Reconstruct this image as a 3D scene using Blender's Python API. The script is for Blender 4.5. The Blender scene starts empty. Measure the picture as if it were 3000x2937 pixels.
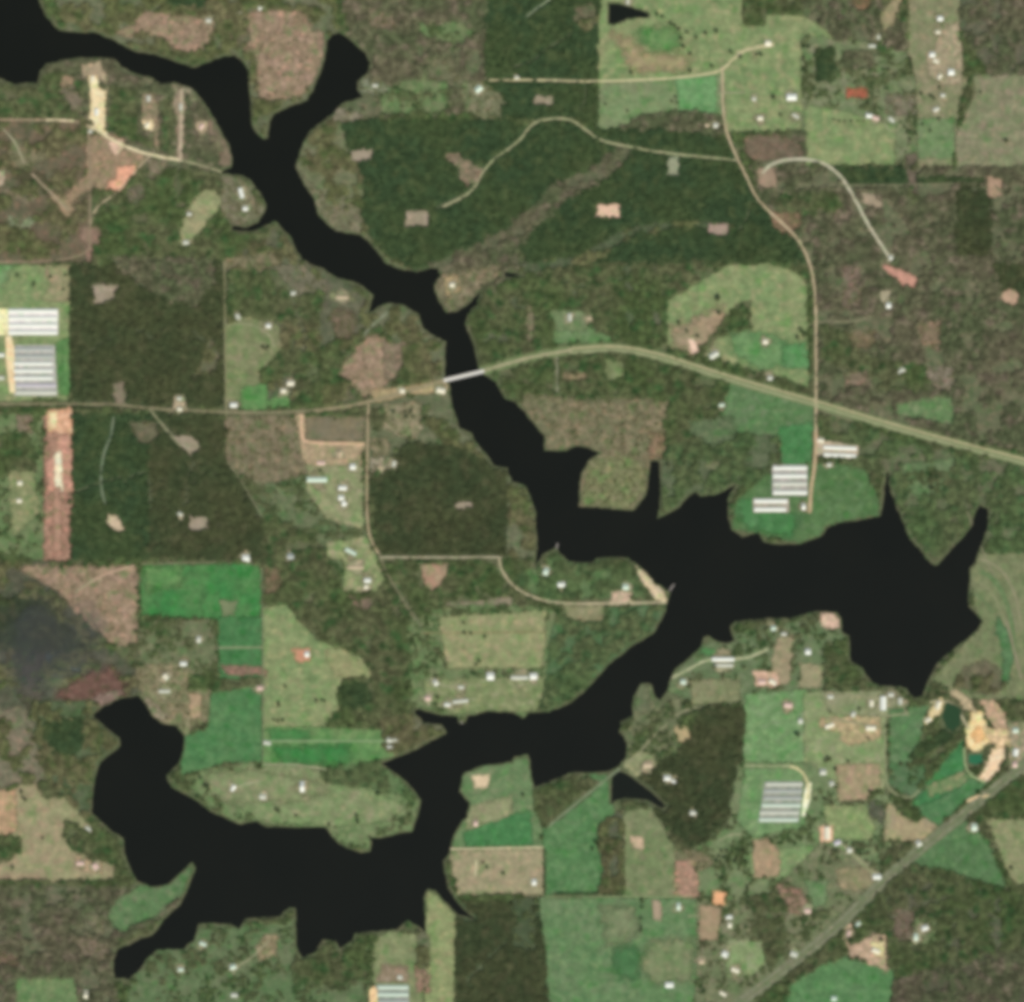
import bpy, bmesh, math, random
import numpy as np
from mathutils import Vector, noise
from mathutils.geometry import delaunay_2d_cdt

# ------------------------------------------------------------------ set-up
K = 1.45                                   # metres per survey unit
OX, OY = 1500.0, 1468.5
def W(p): return ((p[0]-OX)*K, (OY-p[1])*K)
def D(*pts): return [(x*1.5424, y*1.5424) for x, y in pts]          # chart sheet units
def T(ox, oy, *pts): return [(ox+x/2.5387, oy+y/2.5387) for x, y in pts]
def R(x0, y0, x1, y1): return [(x0, y0), (x1, y0), (x1, y1), (x0, y1)]

random.seed(7); rng = np.random.default_rng(7)
scn = bpy.context.scene
C = bpy.data.collections.new("scene"); scn.collection.children.link(C)

cam_d = bpy.data.cameras.new("camera"); cam = bpy.data.objects.new("camera", cam_d); C.objects.link(cam)
CAM_H = 11000.0
cam.location = (0, 0, CAM_H); cam.rotation_euler = (0, 0, 0)
cam_d.sensor_fit = 'HORIZONTAL'; cam_d.sensor_width = 36
cam_d.lens = 36*CAM_H/(3000*K); cam_d.clip_start = 10; cam_d.clip_end = 60000
scn.camera = cam

SUN_AZ, SUN_EL = math.radians(150), math.radians(50)
world = bpy.data.worlds.new("World"); scn.world = world; world.use_nodes = True
nt = world.node_tree; nt.nodes.clear()
sky = nt.nodes.new('ShaderNodeTexSky'); sky.sky_type = 'NISHITA'; sky.sun_disc = False
sky.sun_elevation = SUN_EL; sky.sun_rotation = SUN_AZ
bg = nt.nodes.new('ShaderNodeBackground'); bg.inputs[1].default_value = 0.10
wo = nt.nodes.new('ShaderNodeOutputWorld')
nt.links.new(sky.outputs[0], bg.inputs[0]); nt.links.new(bg.outputs[0], wo.inputs[0])
sun_d = bpy.data.lights.new("sun", 'SUN'); sun_d.energy = 3.05; sun_d.angle = math.radians(0.5)
sun_d.color = (1.0, 0.955, 0.86)
sun = bpy.data.objects.new("sun", sun_d); C.objects.link(sun)
to_sun = Vector((math.sin(SUN_AZ)*math.cos(SUN_EL), math.cos(SUN_AZ)*math.cos(SUN_EL), math.sin(SUN_EL)))
sun.rotation_euler = to_sun.to_track_quat('Z', 'Y').to_euler(); sun.location = (600, -900, 1500)
scn.view_settings.view_transform = 'Standard'; scn.view_settings.look = 'None'
scn.view_settings.exposure = 0.0; scn.view_settings.gamma = 1
scn.cycles.filter_width = 5.4              # the soft optics of a small satellite camera
scn.cycles.max_bounces = 4

# ------------------------------------------------------------------ materials
def lin(c, k=1.0):
    o = []
    for v in c:
        v /= 255.0
        o.append(min(0.9, k*(v/12.92 if v <= 0.04045 else ((v+0.055)/1.055)**2.4)))
    return (*o, 1)
MC = {}
def ground_mat(c1, c2, c3, s=1.0, con=1.0, name='ground_cover', gain=1.0, feather=None):
    key = ('g', c1, c2, c3, s, con, gain, feather)
    if key in MC: return MC[key]
    m = bpy.data.materials.new(name); m.use_nodes = True; n = m.node_tree; b = n.nodes['Principled BSDF']
    b.inputs['Roughness'].default_value = 0.95; b.inputs['Specular IOR Level'].default_value = 0.1
    g = n.nodes.new('ShaderNodeNewGeometry')
    def nz(sc, det, lo, hi, off):
        mp = n.nodes.new('ShaderNodeMapping'); mp.inputs['Location'].default_value = (off, off*1.7, 0)
        n.links.new(g.outputs['Position'], mp.inputs[0])
        t = n.nodes.new('ShaderNodeTexNoise'); t.inputs['Scale'].default_value = sc; t.inputs['Detail'].default_value = det
        t.inputs['Roughness'].default_value = 0.6
        n.links.new(mp.outputs[0], t.inputs['Vector'])
        r = n.nodes.new('ShaderNodeMapRange'); r.inputs[1].default_value = lo; r.inputs[2].default_value = hi
        n.links.new(t.outputs[0], r.inputs[0]); return r.outputs[0]
    def mix(a, bb, f, mode='MIX'):
        x = n.nodes.new('ShaderNodeMix'); x.data_type = 'RGBA'; x.blend_type = mode
        if isinstance(f, float): x.inputs[0].default_value = f
        else: n.links.new(f, x.inputs[0])
        for i, v in ((6, a), (7, bb)):
            if isinstance(v, tuple): x.inputs[i].default_value = v
            else: n.links.new(v, x.inputs[i])
        return x.outputs[2]
    off = (sum(c1)+3*sum(c2)) % 91
    k = 1.06*gain
    a = mix(lin(c1, k), lin(c2, k), nz(0.008/s, 4, 0.40, 0.60, off))
    a = mix(a, lin(c3, k), nz(0.030/s, 3, 0.50, 0.68, off+31))
    # patches of greener growth and of bare, paler earth a few metres to tens of metres across
    gcol = lin((c1[0]*.80, c1[1]*.98, c1[2]*.82), k); pcol = lin((min(255, c1[0]*1.20), c1[1]*1.10, c1[2]*1.12), k)
    a = mix(a, gcol, nz(0.020/s, 3, 0.53, 0.53+.16/max(.3, con), off+11))
    a = mix(a, pcol, nz(0.036/s, 3, 0.56, 0.56+.14/max(.3, con), off+71))
    for sc, lo, hi, amp, o2 in ((0.028, .3, .7, .20, 57), (0.075, .28, .72, .20, 83)):
        v = nz(sc/s, 2, lo, hi, off+o2)
        r = n.nodes.new('ShaderNodeMapRange'); r.inputs[3].default_value = 1-amp*con; r.inputs[4].default_value = 1+amp*con
        n.links.new(v, r.inputs[0])
        vm = n.nodes.new('ShaderNodeVectorMath'); vm.operation = 'SCALE'
        n.links.new(a, vm.inputs[0]); n.links.new(r.outputs[0], vm.inputs[3]); a = vm.outputs[0]
    n.links.new(a, b.inputs['Base Color'])
    if feather:                             # the cover thins out irregularly across its edge, over real metres on the ground
        f, A = feather
        at = n.nodes.new('ShaderNodeAttribute'); at.attribute_name = 'edge_m'
        q1 = nz(0.035, 3, 0.3, 0.7, off+5); q2 = nz(0.12, 2, 0.3, 0.7, off+9)
        def mm(op, x, y):
            z = n.nodes.new('ShaderNodeMath'); z.operation = op
            for i, v in ((0, x), (1, y)):
                if isinstance(v, float): z.inputs[i].default_value = v
                else: n.links.new(v, z.inputs[i])
            return z.outputs[0]
        tot = mm('ADD', at.outputs['Fac'], mm('ADD', mm('MULTIPLY', mm('SUBTRACT', q1, 0.5), float(2*A)), mm('MULTIPLY', mm('SUBTRACT', q2, 0.5), float(A))))
        r = n.nodes.new('ShaderNodeMapRange'); r.interpolation_type = 'SMOOTHSTEP'
        r.inputs[1].default_value = -f; r.inputs[2].default_value = f; n.links.new(tot, r.inputs[0])
        n.links.new(r.outputs[0], b.inputs['Alpha'])
    MC[key] = m; return m
def leaf_mat(c1, c2, c3, gain=1.50, amp=.34):
    m = bpy.data.materials.new('foliage'); m.use_nodes = True; n = m.node_tree; b = n.nodes['Principled BSDF']
    b.inputs['Roughness'].default_value = 0.8; b.inputs['Specular IOR Level'].default_value = 0.15
    g = n.nodes.new('ShaderNodeNewGeometry')
    def nz(sc, lo, hi):
        t = n.nodes.new('ShaderNodeTexNoise'); t.inputs['Scale'].default_value = sc; t.inputs['Detail'].default_value = 3
        n.links.new(g.outputs['Position'], t.inputs['Vector'])
        r = n.nodes.new('ShaderNodeMapRange'); r.inputs[1].default_value = lo; r.inputs[2].default_value = hi
        n.links.new(t.outputs[0], r.inputs[0]); return r.outputs[0]
    x = n.nodes.new('ShaderNodeMix'); x.data_type = 'RGBA'; n.links.new(nz(0.0045, 0.40, 0.60), x.inputs[0])
    x.inputs[6].default_value = lin(c1, gain); x.inputs[7].default_value = lin(c2, gain)
    y = n.nodes.new('ShaderNodeMix'); y.data_type = 'RGBA'; n.links.new(nz(0.022, 0.52, 0.66), y.inputs[0])
    n.links.new(x.outputs[2], y.inputs[6]); y.inputs[7].default_value = lin(c3, gain)
    oi = n.nodes.new('ShaderNodeObjectInfo')
    r = n.nodes.new('ShaderNodeMapRange'); r.inputs[3].default_value = 0.91; r.inputs[4].default_value = 1.09
    n.links.new(oi.outputs['Random'], r.inputs[0])
    vm = n.nodes.new('ShaderNodeVectorMath'); vm.operation = 'SCALE'
    n.links.new(y.outputs[2], vm.inputs[0]); n.links.new(r.outputs[0], vm.inputs[3])
    r2 = n.nodes.new('ShaderNodeMapRange'); r2.inputs[3].default_value = 1-amp; r2.inputs[4].default_value = 1+amp*1.15
    n.links.new(nz(0.035, .35, .65), r2.inputs[0])
    v2 = n.nodes.new('ShaderNodeVectorMath'); v2.operation = 'SCALE'
    n.links.new(vm.outputs[0], v2.inputs[0]); n.links.new(r2.outputs[0], v2.inputs[3])
    n.links.new(v2.outputs[0], b.inputs['Base Color'])
    return m
def plain(name, c, rough=0.6, gain=1.0, metal=0.0, vary=0.08, sc=0.4):
    key = ('p', name, c, rough, gain)
    if key in MC: return MC[key]
    m = bpy.data.materials.new(name); m.use_nodes = True; n = m.node_tree; b = n.nodes['Principled BSDF']
    b.inputs['Roughness'].default_value = rough; b.inputs['Metallic'].default_value = metal
    g = n.nodes.new('ShaderNodeNewGeometry'); t = n.nodes.new('ShaderNodeTexNoise'); t.inputs['Scale'].default_value = sc
    t.inputs['Detail'].default_value = 4
    n.links.new(g.outputs['Position'], t.inputs['Vector'])
    x = n.nodes.new('ShaderNodeMix'); x.data_type = 'RGBA'; n.links.new(t.outputs[0], x.inputs[0])
    c4 = lin(c, gain); x.inputs[6].default_value = tuple(v*(1-2*vary) for v in c4[:3])+(1,)
    x.inputs[7].default_value = tuple(min(0.92, v*(1+2*vary)) for v in c4[:3])+(1,)
    n.links.new(x.outputs[2], b.inputs['Base Color'])
    MC[key] = m; return m
def water_mat(c):
    m = bpy.data.materials.new('lake_water'); m.use_nodes = True; n = m.node_tree; b = n.nodes['Principled BSDF']
    b.inputs['Roughness'].default_value = 0.12; b.inputs['IOR'].default_value = 1.33
    g = n.nodes.new('ShaderNodeNewGeometry')
    t = n.nodes.new('ShaderNodeTexNoise'); t.inputs['Scale'].default_value = 0.003; t.inputs['Detail'].default_value = 2
    n.links.new(g.outputs['Position'], t.inputs['Vector'])
    x = n.nodes.new('ShaderNodeMix'); x.data_type = 'RGBA'; n.links.new(t.outputs[0], x.inputs[0])
    c4 = lin(c); x.inputs[6].default_value = tuple(v*0.85 for v in c4[:3])+(1,)
    x.inputs[7].default_value = (c4[0]*1.2, c4[1]*1.1, c4[2]*1.05, 1)
    n.links.new(x.outputs[2], b.inputs['Base Color'])
    w = n.nodes.new('ShaderNodeTexNoise'); w.inputs['Scale'].default_value = 0.5; w.inputs['Detail'].default_value = 3
    n.links.new(g.outputs['Position'], w.inputs['Vector'])
    bp = n.nodes.new('ShaderNodeBump'); bp.inputs['Strength'].default_value = 0.15; bp.inputs['Distance'].default_value = 0.2
    n.links.new(w.outputs[0], bp.inputs['Height']); n.links.new(bp.outputs[0], b.inputs['Normal'])
    return m

# ------------------------------------------------------------------ water outlines
LAKE = [(-160,-160),(100,-160),(114,0),(130,35),(146,59),(177,91),(280,95),(335,118),(394,150),(461,161),(528,185),(571,197),(614,181),(650,165),(685,161),(709,177),(729,209),(733,307),(737,366),(750,388),
(774,406),(785,402),(789,354),(801,335),(841,315),(896,295),(915,268),(935,221),(951,173),(959,118),(971,102),(994,95),(1022,110),(1049,138),(1073,158),(1085,189),(1073,221),(1049,236),(1046,265),(1062,286),(1030,296),(1006,303),(982,327),(951,354),(919,374),(896,406),(880,445),(868,488),(884,524),(908,567),(923,583),(935,630),(960,658),(986,677),(1057,689),(1093,721),(1116,750),
(1128,770),(1175,789),(1223,797),(1258,785),(1282,785),(1294,809),(1274,833),(1274,856),(1290,888),(1309,915),(1341,911),(1372,892),(1396,864),(1408,850),(1400,896),(1372,919),(1362,951),(1376,982),(1392,1018),(1400,1065),(1408,1090),(1451,1116),(1467,1144),(1479,1167),(1500,1173),
(1512,1179),(1535,1203),(1559,1234),(1579,1262),(1595,1278),(1594,1318),(1658,1321),(1689,1305),(1725,1313),(1756,1329),(1721,1353),(1705,1388),(1701,1420),(1697,1483),(1752,1487),(1823,1494),(1855,1496),(1870,1479),(1894,1447),(1898,1400),(1906,1353),(1918,1349),(1933,1353),(1937,1420),(1935,1479),(1931,1508),(1926,1522),
(1990,1485),(2020,1448),(2036,1438),(2051,1455),(2105,1448),(2159,1416),(2132,1465),(2136,1520),(2144,1550),(2175,1573),(2221,1560),(2236,1589),(2298,1596),(2360,1589),(2408,1568),(2420,1545),(2455,1533),(2577,1512),(2589,1460),(2597,1384),(2603,1384),(2610,1440),(2628,1490),(2644,1524),(2664,1575),(2695,1610),(2727,1650),(2746,1656),(2774,1622),(2801,1591),(2821,1571),(2845,1539),(2856,1500),(2870,1481),(2895,1490),
(2896,1543),(2880,1587),(2857,1650),(2841,1665),(2837,1776),(2853,1788),(2880,1822),(2864,1847),(2801,1898),(2746,1945),(2719,1996),(2703,2040),(2675,2047),(2656,2016),(2605,2012),(2557,2004),(2538,1980),(2526,1957),(2502,1945),(2490,1933),(2486,1866),(2463,1854),(2463,1815),(2451,1795),(2408,1793),(2368,1797),(2321,1811),(2250,1812),
(2154,1823),(2138,1839),(2150,1878),(2130,1886),(2091,1878),(2079,1862),(2063,1866),(2055,1894),(2020,1929),(1981,1961),(1965,1996),(1957,2024),(1933,2051),(1918,2040),(1906,2004),(1878,2004),(1858,2040),(1851,2071),(1855,2099),(1819,2118),(1815,2146),(1839,2178),(1835,2219),(1811,2246),
(1785,2260),(1736,2266),(1677,2266),(1630,2282),(1595,2297),(1567,2309),(1555,2274),(1547,2211),(1508,2219),(1500,2232),(1475,2238),(1412,2246),(1357,2266),(1345,2321),(1376,2352),(1368,2392),(1341,2423),(1325,2463),(1317,2502),(1301,2522),(1301,2553),(1313,2601),(1337,2640),(1364,2668),(1396,2695),(1341,2681),(1301,2642),(1274,2612),(1254,2605),(1242,2632),(1250,2735),(1227,2715),(1195,2699),(1164,2723),(1097,2731),(1041,2735),(1030,2760),(994,2782),(982,2758),(947,2754),(923,2790),(884,2809),(868,2770),(864,2660),(848,2660),(821,2687),(750,2691),
(721,2695),(701,2723),(674,2707),(583,2707),(567,2754),(540,2782),(461,2786),(433,2809),(406,2849),(378,2868),(335,2868),(331,2817),(343,2782),(394,2758),(445,2738),(481,2691),(528,2648),(551,2601),(571,2542),(563,2526),(548,2542),(492,2593),(441,2601),(398,2581),(378,2542),(362,2494),(362,2455),(327,2439),(307,2419),(268,2384),(268,2337),(276,2274),(299,2226),(347,2191),
(351,2185),(347,2162),(307,2130),(272,2099),(299,2071),(355,2044),(406,2036),(425,2063),(445,2095),(473,2118),(520,2126),(540,2154),(540,2201),(524,2238),(488,2274),(504,2305),(567,2341),(611,2372),(677,2404),(705,2415),(750,2406),
(782,2423),(951,2423),(994,2471),(1057,2498),(1085,2494),(1089,2467),(1077,2453),(1116,2455),(1207,2435),(1223,2384),(1231,2345),(1207,2309),(1175,2278),(1116,2238),(1148,2225),(1223,2193),(1309,2146),(1294,2126),(1242,2118),(1209,2085),(1227,2075),(1274,2091),(1341,2099),(1345,2118),(1361,2118),(1368,2099),(1427,2083),(1500,2087),
(1532,2105),(1551,2087),(1610,2083),(1673,2059),(1736,2000),(1784,1945),(1843,1898),(1914,1855),(1949,1791),(1961,1736),(1918,1709),(1894,1677),(1862,1654),(1839,1634),(1752,1636),(1732,1650),(1665,1646),(1638,1622),(1630,1606),(1591,1626),(1563,1664),(1573,1610),(1567,1500),
(1555,1459),(1539,1428),(1516,1416),(1500,1414),(1494,1396),(1487,1372),(1447,1364),(1420,1329),(1392,1294),(1380,1270),(1345,1254),(1333,1215),(1321,1183),(1317,1124),(1301,1105),(1305,1002),(1262,982),(1238,963),(1227,923),(1183,896),(1140,888),(1116,896),(1092,914),(1078,912),(1093,864),(1049,833),(986,813),(947,789),(908,774),(880,758),
(864,729),(852,693),(829,674),(813,654),(803,648),(790,658),(750,676),(700,680),(680,675),(680,664),(720,664),(755,652),(775,622),(781,605),(760,566),(750,551),(733,528),(709,516),(646,509),(654,500),(677,488),(681,465),(670,425),(638,370),(622,339),(599,303),(563,260),(512,244),(473,248),(445,228),(394,217),(355,197),(335,173),(244,169),(189,177),(134,189),(118,209),(110,244),(39,248),(0,232),(-160,236)]
PONDS = [
 [(1784,10),(1823,12),(1870,28),(1902,39),(1898,53),(1839,55),(1800,73),(1782,71)],
 [(1791,2276),(1815,2258),(1839,2268),(1874,2293),(1910,2321),(1953,2362),(1940,2370),(1894,2345),(1830,2340),(1800,2348),(1790,2366)],
 [(1475,797),(1510,800),(1530,808),(1500,813),(1478,812)],
 T(2250,1500,(1330,1410),(1400,1440),(1440,1470),(1430,1590),(1370,1640),(1320,1600),(1290,1520)),
]
GREENPOND = T(2250,1500,(1490,1805),(1590,1800),(1600,1860),(1550,1885),(1490,1870))

def rough_edge(poly, step=7.0, amp=2.2, seed=0.0):
    """subdivide an outline (survey units) and wander it a little, as real edges do"""
    out = []
    n = len(poly)
    for i in range(n):
        a, b = poly[i], poly[(i+1) % n]
        L = math.hypot(b[0]-a[0], b[1]-a[1]); k = max(1, int(L/step))
        for j in range(k):
            t = j/k; x = a[0]+(b[0]-a[0])*t; y = a[1]+(b[1]-a[1])*t
            if amp:
                x += amp*noise.noise(Vector((x*0.07+seed, y*0.07, 1.3))); y += amp*noise.noise(Vector((x*0.07, y*0.07+seed, 7.9)))
                x += amp*0.8*noise.noise(Vector((x*0.02+seed, y*0.02, 3.3))); y += amp*0.8*noise.noise(Vector((x*0.02, y*0.02+seed, 5.9)))
            out.append((x, y))
    return out
HOLES = [rough_edge(LAKE, 6, 3.2)] + [rough_edge(p, 7, 1.5) for p in PONDS] + [rough_edge(GREENPOND, 7, 1.0)]

def new_obj(name, me, mat=None, parent=None):
    o = bpy.data.objects.new(name, me); C.objects.link(o)
    if mat: me.materials.append(mat)
    if parent: o.parent = parent
    return o
def struct(name, me, mat):
    o = new_obj(name, me, mat); o['kind'] = 'structure'; return o
def tag(o, label, cat, group=None, kind=None):
    o['label'] = label; o['category'] = cat
    if group: o['group'] = group
    if kind: o['kind'] = kind
    return o

def clip_mesh(name, poly, z):
    """flat mesh of an outline minus all the water"""
    polys = [poly]
    x0 = min(p[0] for p in poly); x1 = max(p[0] for p in poly); y0 = min(p[1] for p in poly); y1 = max(p[1] for p in poly)
    for h in HOLES:
        hx = [p[0] for p in h]; hy = [p[1] for p in h]
        if min(hx) < x1 and max(hx) > x0 and min(hy) < y1 and max(hy) > y0: polys.append(h)
    vs = []; faces = []
    for p in polys:
        base = len(vs); q = [Vector(W(c)) for c in p]
        if sum(q[i-1].x*q[i].y-q[i].x*q[i-1].y for i in range(len(q))) < 0: q.reverse()
        vs += q; faces.append(list(range(base, len(vs))))
    ve, ed, fa, ov, oe, of = delaunay_2d_cdt(vs, [], faces, 1, 1e-3)
    keep = [f for f, o in zip(fa, of) if 0 in o and len(o) == 1]
    me = bpy.data.meshes.new(name)
    used = sorted({i for f in keep for i in f}); mp = {j: i for i, j in enumerate(used)}
    verts = [(ve[j].x, ve[j].y, z) for j in used]
    fl = []
    for f in keep:
        g = [mp[i] for i in f]
        a, b, c = (verts[i] for i in g[:3])
        if (b[0]-a[0])*(c[1]-a[1])-(b[1]-a[1])*(c[0]-a[0]) < 0: g.reverse()
        fl.append(g)
    me.from_pydata(verts, [], fl); return me

def seg_dist(poly, X, Y):
    d = np.full(X.shape, 1e9)
    for i in range(len(poly)):
        ax, ay = poly[i-1]; bx, by = poly[i]; dx, dy = bx-ax, by-ay; L = dx*dx+dy*dy or 1e-9
        t = np.clip(((X-ax)*dx+(Y-ay)*dy)/L, 0, 1); d = np.minimum(d, np.hypot(X-ax-t*dx, Y-ay-t*dy))
    return d
def cover_mesh(name, poly, z, margin_m, HW):
    """grid sheet under an outline, each corner knowing its distance in metres from the outline"""
    mg = margin_m/K
    x0 = max(-150, min(p[0] for p in poly)-mg); x1 = min(3150, max(p[0] for p in poly)+mg); y0 = max(-150, min(p[1] for p in poly)-mg); y1 = min(3090, max(p[1] for p in poly)+mg)
    st = 6.0 if min(x1-x0, y1-y0) > 90 else 3.0
    xs = np.arange(x0, x1+st, st); ys = np.arange(y0, y1+st, st); X, Y = np.meshgrid(xs, ys)
    sd = seg_dist(poly, X, Y)*K; sd[~inside(poly, X, Y)] *= -1
    wet = HW(X, Y); ok = (sd > -margin_m) & ~wet
    a = ok[:-1, :-1]; b = ok[:-1, 1:]; c = ok[1:, :-1]; d = ok[1:, 1:]
    wetq = wet[:-1, :-1] | wet[:-1, 1:] | wet[1:, :-1] | wet[1:, 1:]
    q = (a | b | c | d) & ~wetq
    jj, ii = np.nonzero(q); nx = X.shape[1]
    quads = np.stack([(jj+1)*nx+ii, (jj+1)*nx+ii+1, jj*nx+ii+1, jj*nx+ii], 1)
    me = bpy.data.meshes.new(name)
    if len(quads) == 0: return me
    used, inv = np.unique(quads.ravel(), return_inverse=True); quads = inv.reshape(-1, 4)
    co = np.zeros((len(used), 3), np.float32); co[:, 0] = (X.ravel()[used]-OX)*K; co[:, 1] = (OY-Y.ravel()[used])*K; co[:, 2] = z
    me.vertices.add(len(used)); me.vertices.foreach_set('co', co.ravel())
    me.loops.add(len(quads)*4); me.loops.foreach_set('vertex_index', quads.ravel().astype(np.int32))
    me.polygons.add(len(quads)); me.polygons.foreach_set('loop_start', np.arange(0, len(quads)*4, 4, dtype=np.int32))
    me.update(calc_edges=True)
    at = me.attributes.new('edge_m', 'FLOAT', 'POINT'); at.data.foreach_set('value', sd.ravel()[used].astype(np.float32))
    return me

# ------------------------------------------------------------------ classes of ground cover: colours as they look in full sun
CL = {  # c1, c2, c3, scale, contrast
 'woods':  ((92,99,68),(102,101,74),(80,100,62),1,1),
 'hard':   ((102,102,76),(96,104,74),(120,113,88),1,1),
 'hardo':  ((104,108,80),(110,110,84),(96,106,74),1,1),
 'pine':   ((62,82,52),(58,78,50),(72,86,58),1,.6),
 'plant':  ((72,80,56),(66,76,52),(78,82,60),1,.6),
 'scrub':  ((122,114,86),(112,112,82),(136,122,96),1,1.2),
 'lush':   ((92,116,74),(100,118,78),(84,108,66),1,1),
 'brush':  ((104,100,76),(94,98,70),(116,106,84),1,1.1),
 'pinkcut':((150,128,104),(136,120,92),(168,140,118),1,1.2),
 'past':   ((134,144,98),(118,138,90),(150,146,106),1.2,.9),
 'pastg':  ((94,134,78),(112,136,86),(82,124,70),1.1,.95),
 'mead':   ((108,122,82),(98,120,76),(122,124,90),1,.9),
 'bright': ((64,124,66),(86,126,74),(74,114,66),1.1,.9),
 'tan':    ((152,142,108),(142,142,102),(162,140,112),1.1,.85),
 'olive':  ((116,126,84),(128,130,92),(106,120,78),1.1,.9),
 'dirt':   ((196,158,128),(180,150,118),(212,176,142),.8,1),
 'cream':  ((238,212,164),(226,196,146),(246,228,186),.8,.8),
 'pad':    ((158,144,122),(150,138,112),(168,152,132),.8,.6),
 'lot':    ((168,150,120),(156,144,112),(182,160,130),.7,1.2),
}
# trees standing on each class: (density 0..1, foliage kind)
TREES = {'lush': (.66, 'lush'), 'woods': (.80, 'mixed'), 'hard': (.66, 'brown'), 'hardo': (.62, 'olive'), 'pine': (1.0, 'pine'), 'plant': (1.0, 'plant'),
         'scrub': (.16, 'olive'), 'brush': (.45, 'olive'), 'pinkcut': (.04, 'brown'), 'mead': (.10, 'mixed')}
PATCH = []      # (class, polygon, name, label, edge)
def P(cls, poly, name=None, label=None, edge=1.5, cols=None): PATCH.append((cls, poly, name, label, edge, cols))

# -- north west
P('hardo', D((70,-90),(640,-90),(640,60),(600,215),(500,255),(470,190),(400,110),(250,95),(130,70)), 'woodland', 'olive green woods on the north bank above the river')
P('pinkcut', T(0,0,(850,240),(1000,180),(1020,100),(1200,95),(1450,130),(1600,140),(1600,220),(1540,350),(1430,410),(1290,370),(1200,280),(1050,250),(950,290)), 'clearing')
P('pinkcut', T(0,0,(1680,110),(1904,80),(2270,80),(2330,230),(2410,240),(2400,420),(2330,600),(2250,720),(2080,740),(1950,760),(1910,640),(1900,420),(1830,400),(1700,260)), 'clearing')
P('brush', T(0,0,(1690,130),(1830,100),(1860,300),(1780,360),(1720,270)), 'woodland', 'brown brush inside the pink clearing beside the top houses')
P('pine', T(0,0,(1220,-200),(1560,-200),(1540,40),(1400,60),(1250,40)), 'woodland', 'small dark green wood at the top edge above the pink clearing')
P('hard', D((640,-90),(930,-90),(930,140),(900,215),(690,222),(640,225),(700,130),(660,60)), 'woodland', 'brown green woods north of the pine plantation beside the long inlet')
P('mead', T(750,0,(1180,180),(1500,160),(1660,260),(1450,330),(1250,280)), 'glade')
P('mead', T(750,0,(960,640),(1260,560),(1440,640),(1470,800),(1250,860),(950,850),(900,740)), 'glade')
P('hard', D((0,110),(80,110),(250,110),(395,165),(450,250),(440,330),(300,320),(200,310),(0,500),(-90,500),(-90,110)), 'woodland', 'grey green woods on the south bank around the cream dirt strips')
P('brush', D((-90,225),(165,225),(215,290),(210,350),(170,500),(-90,500)), 'woodland', 'brown cut over brush at the left edge north of the white sheds', 1.5, ((106,94,74),(96,96,72),(128,108,84)))
P('woods', T(0,0,(300,560),(460,540),(640,620),(620,880),(0,870),(-200,860),(-200,640),(280,660)), 'woodland', 'green woods at the left edge just below the river')
P('woods', T(0,0,(820,640),(1030,680),(1030,1000),(1160,1060),(1150,1100),(900,1020),(810,960)), 'woodland', 'dark wood between the cream strip and the second dirt strip')
P('woods', T(0,0,(1200,700),(1290,760),(1300,1150),(1200,1120)), 'woodland', 'narrow dark wood between two dirt strips south of the river')
P('woods', D((170,360),(350,340),(425,400),(425,500),(170,500)), 'woodland', 'green woods south of the dirt crossroads and west of the pit')
P('lot', T(0,0,(640,1020),(820,990),(930,1040),(920,1110),(1090,1150),(1070,1210),(900,1420),(650,1410),(560,1480),(480,1600),(430,1500),(640,1300)), 'dirt_ground', None, 2, ((150,128,100),(140,124,96),(164,136,110)))
P('dirt', T(0,0,(880,1240),(1010,1235),(1010,1280),(905,1415),(800,1410),(810,1350),(870,1330)), 'dirt_ground', None, 1, ((228,166,134),(214,156,122),(236,176,144)))
P('cream', T(0,0,(650,550),(725,550),(745,640),(790,690),(800,1010),(740,990),(690,930),(655,880),(670,760),(650,640)), 'dirt_ground', None, 2.5)
P('lot', T(0,0,(600,480),(740,450),(800,560),(800,680),(720,560),(640,560),(620,660)), 'dirt_ground', None, 2)
P('dirt', T(0,0,(810,1060),(920,1040),(920,1110),(860,1150),(820,1110)), 'dirt_ground', None, 1.5, ((226,188,160),(216,180,150),(236,200,170)))
P('lot', T(0,0,(1050,700),(1160,690),(1190,830),(1190,1130),(1150,1110),(1130,980),(1060,970),(1050,850)), 'dirt_ground', None, 2, ((140,124,98),(128,122,92),(160,138,112)))
P('cream', T(0,0,(1060,900),(1140,890),(1130,980),(1070,970)), 'dirt_ground')
P('lot', T(0,0,(1290,640),(1390,660),(1385,860),(1370,1180),(1310,1180),(1310,900),(1280,800)), 'dirt_ground', None, 2, ((146,130,106),(138,128,100),(160,142,120)))
P('lot', T(0,0,(450,560),(550,560),(560,680),(580,740),(500,740),(450,660)), 'dirt_ground', None, 2, ((146,124,98),(138,124,96),(168,132,110)))
P('lot', T(0,0,(1450,900),(1540,900),(1560,960),(1500,1010),(1440,980)), 'dirt_ground', None, 2)
P('pinkcut', T(0,0,(1560,880),(1640,1000),(1720,1100),(1720,1220),(1640,1250),(1600,1100),(1540,980)), 'clearing', None, 2, ((124,110,88),(116,108,84),(136,116,98)))
P('scrub', T(0,0,(80,1000),(180,1080),(320,1120),(360,1170),(200,1250),(80,1260),(60,1150)), 'clearing', None, 2)
P('scrub', T(0,0,(1640,1300),(1780,1320),(1880,1380),(1904,1500),(1970,1540),(1960,1640),(1760,1680),(1640,1600)), 'clearing', None, 2, ((118,114,88),(110,110,82),(134,122,102)))
P('tan', T(0,0,(1390,1560),(1450,1470),(1520,1415),(1600,1410),(1650,1480),(1640,1540),(1560,1640),(1480,1740),(1430,1830),(1340,1830),(1340,1700)), 'pit', None, 2, ((150,148,108),(138,142,100),(170,158,118)))
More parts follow.
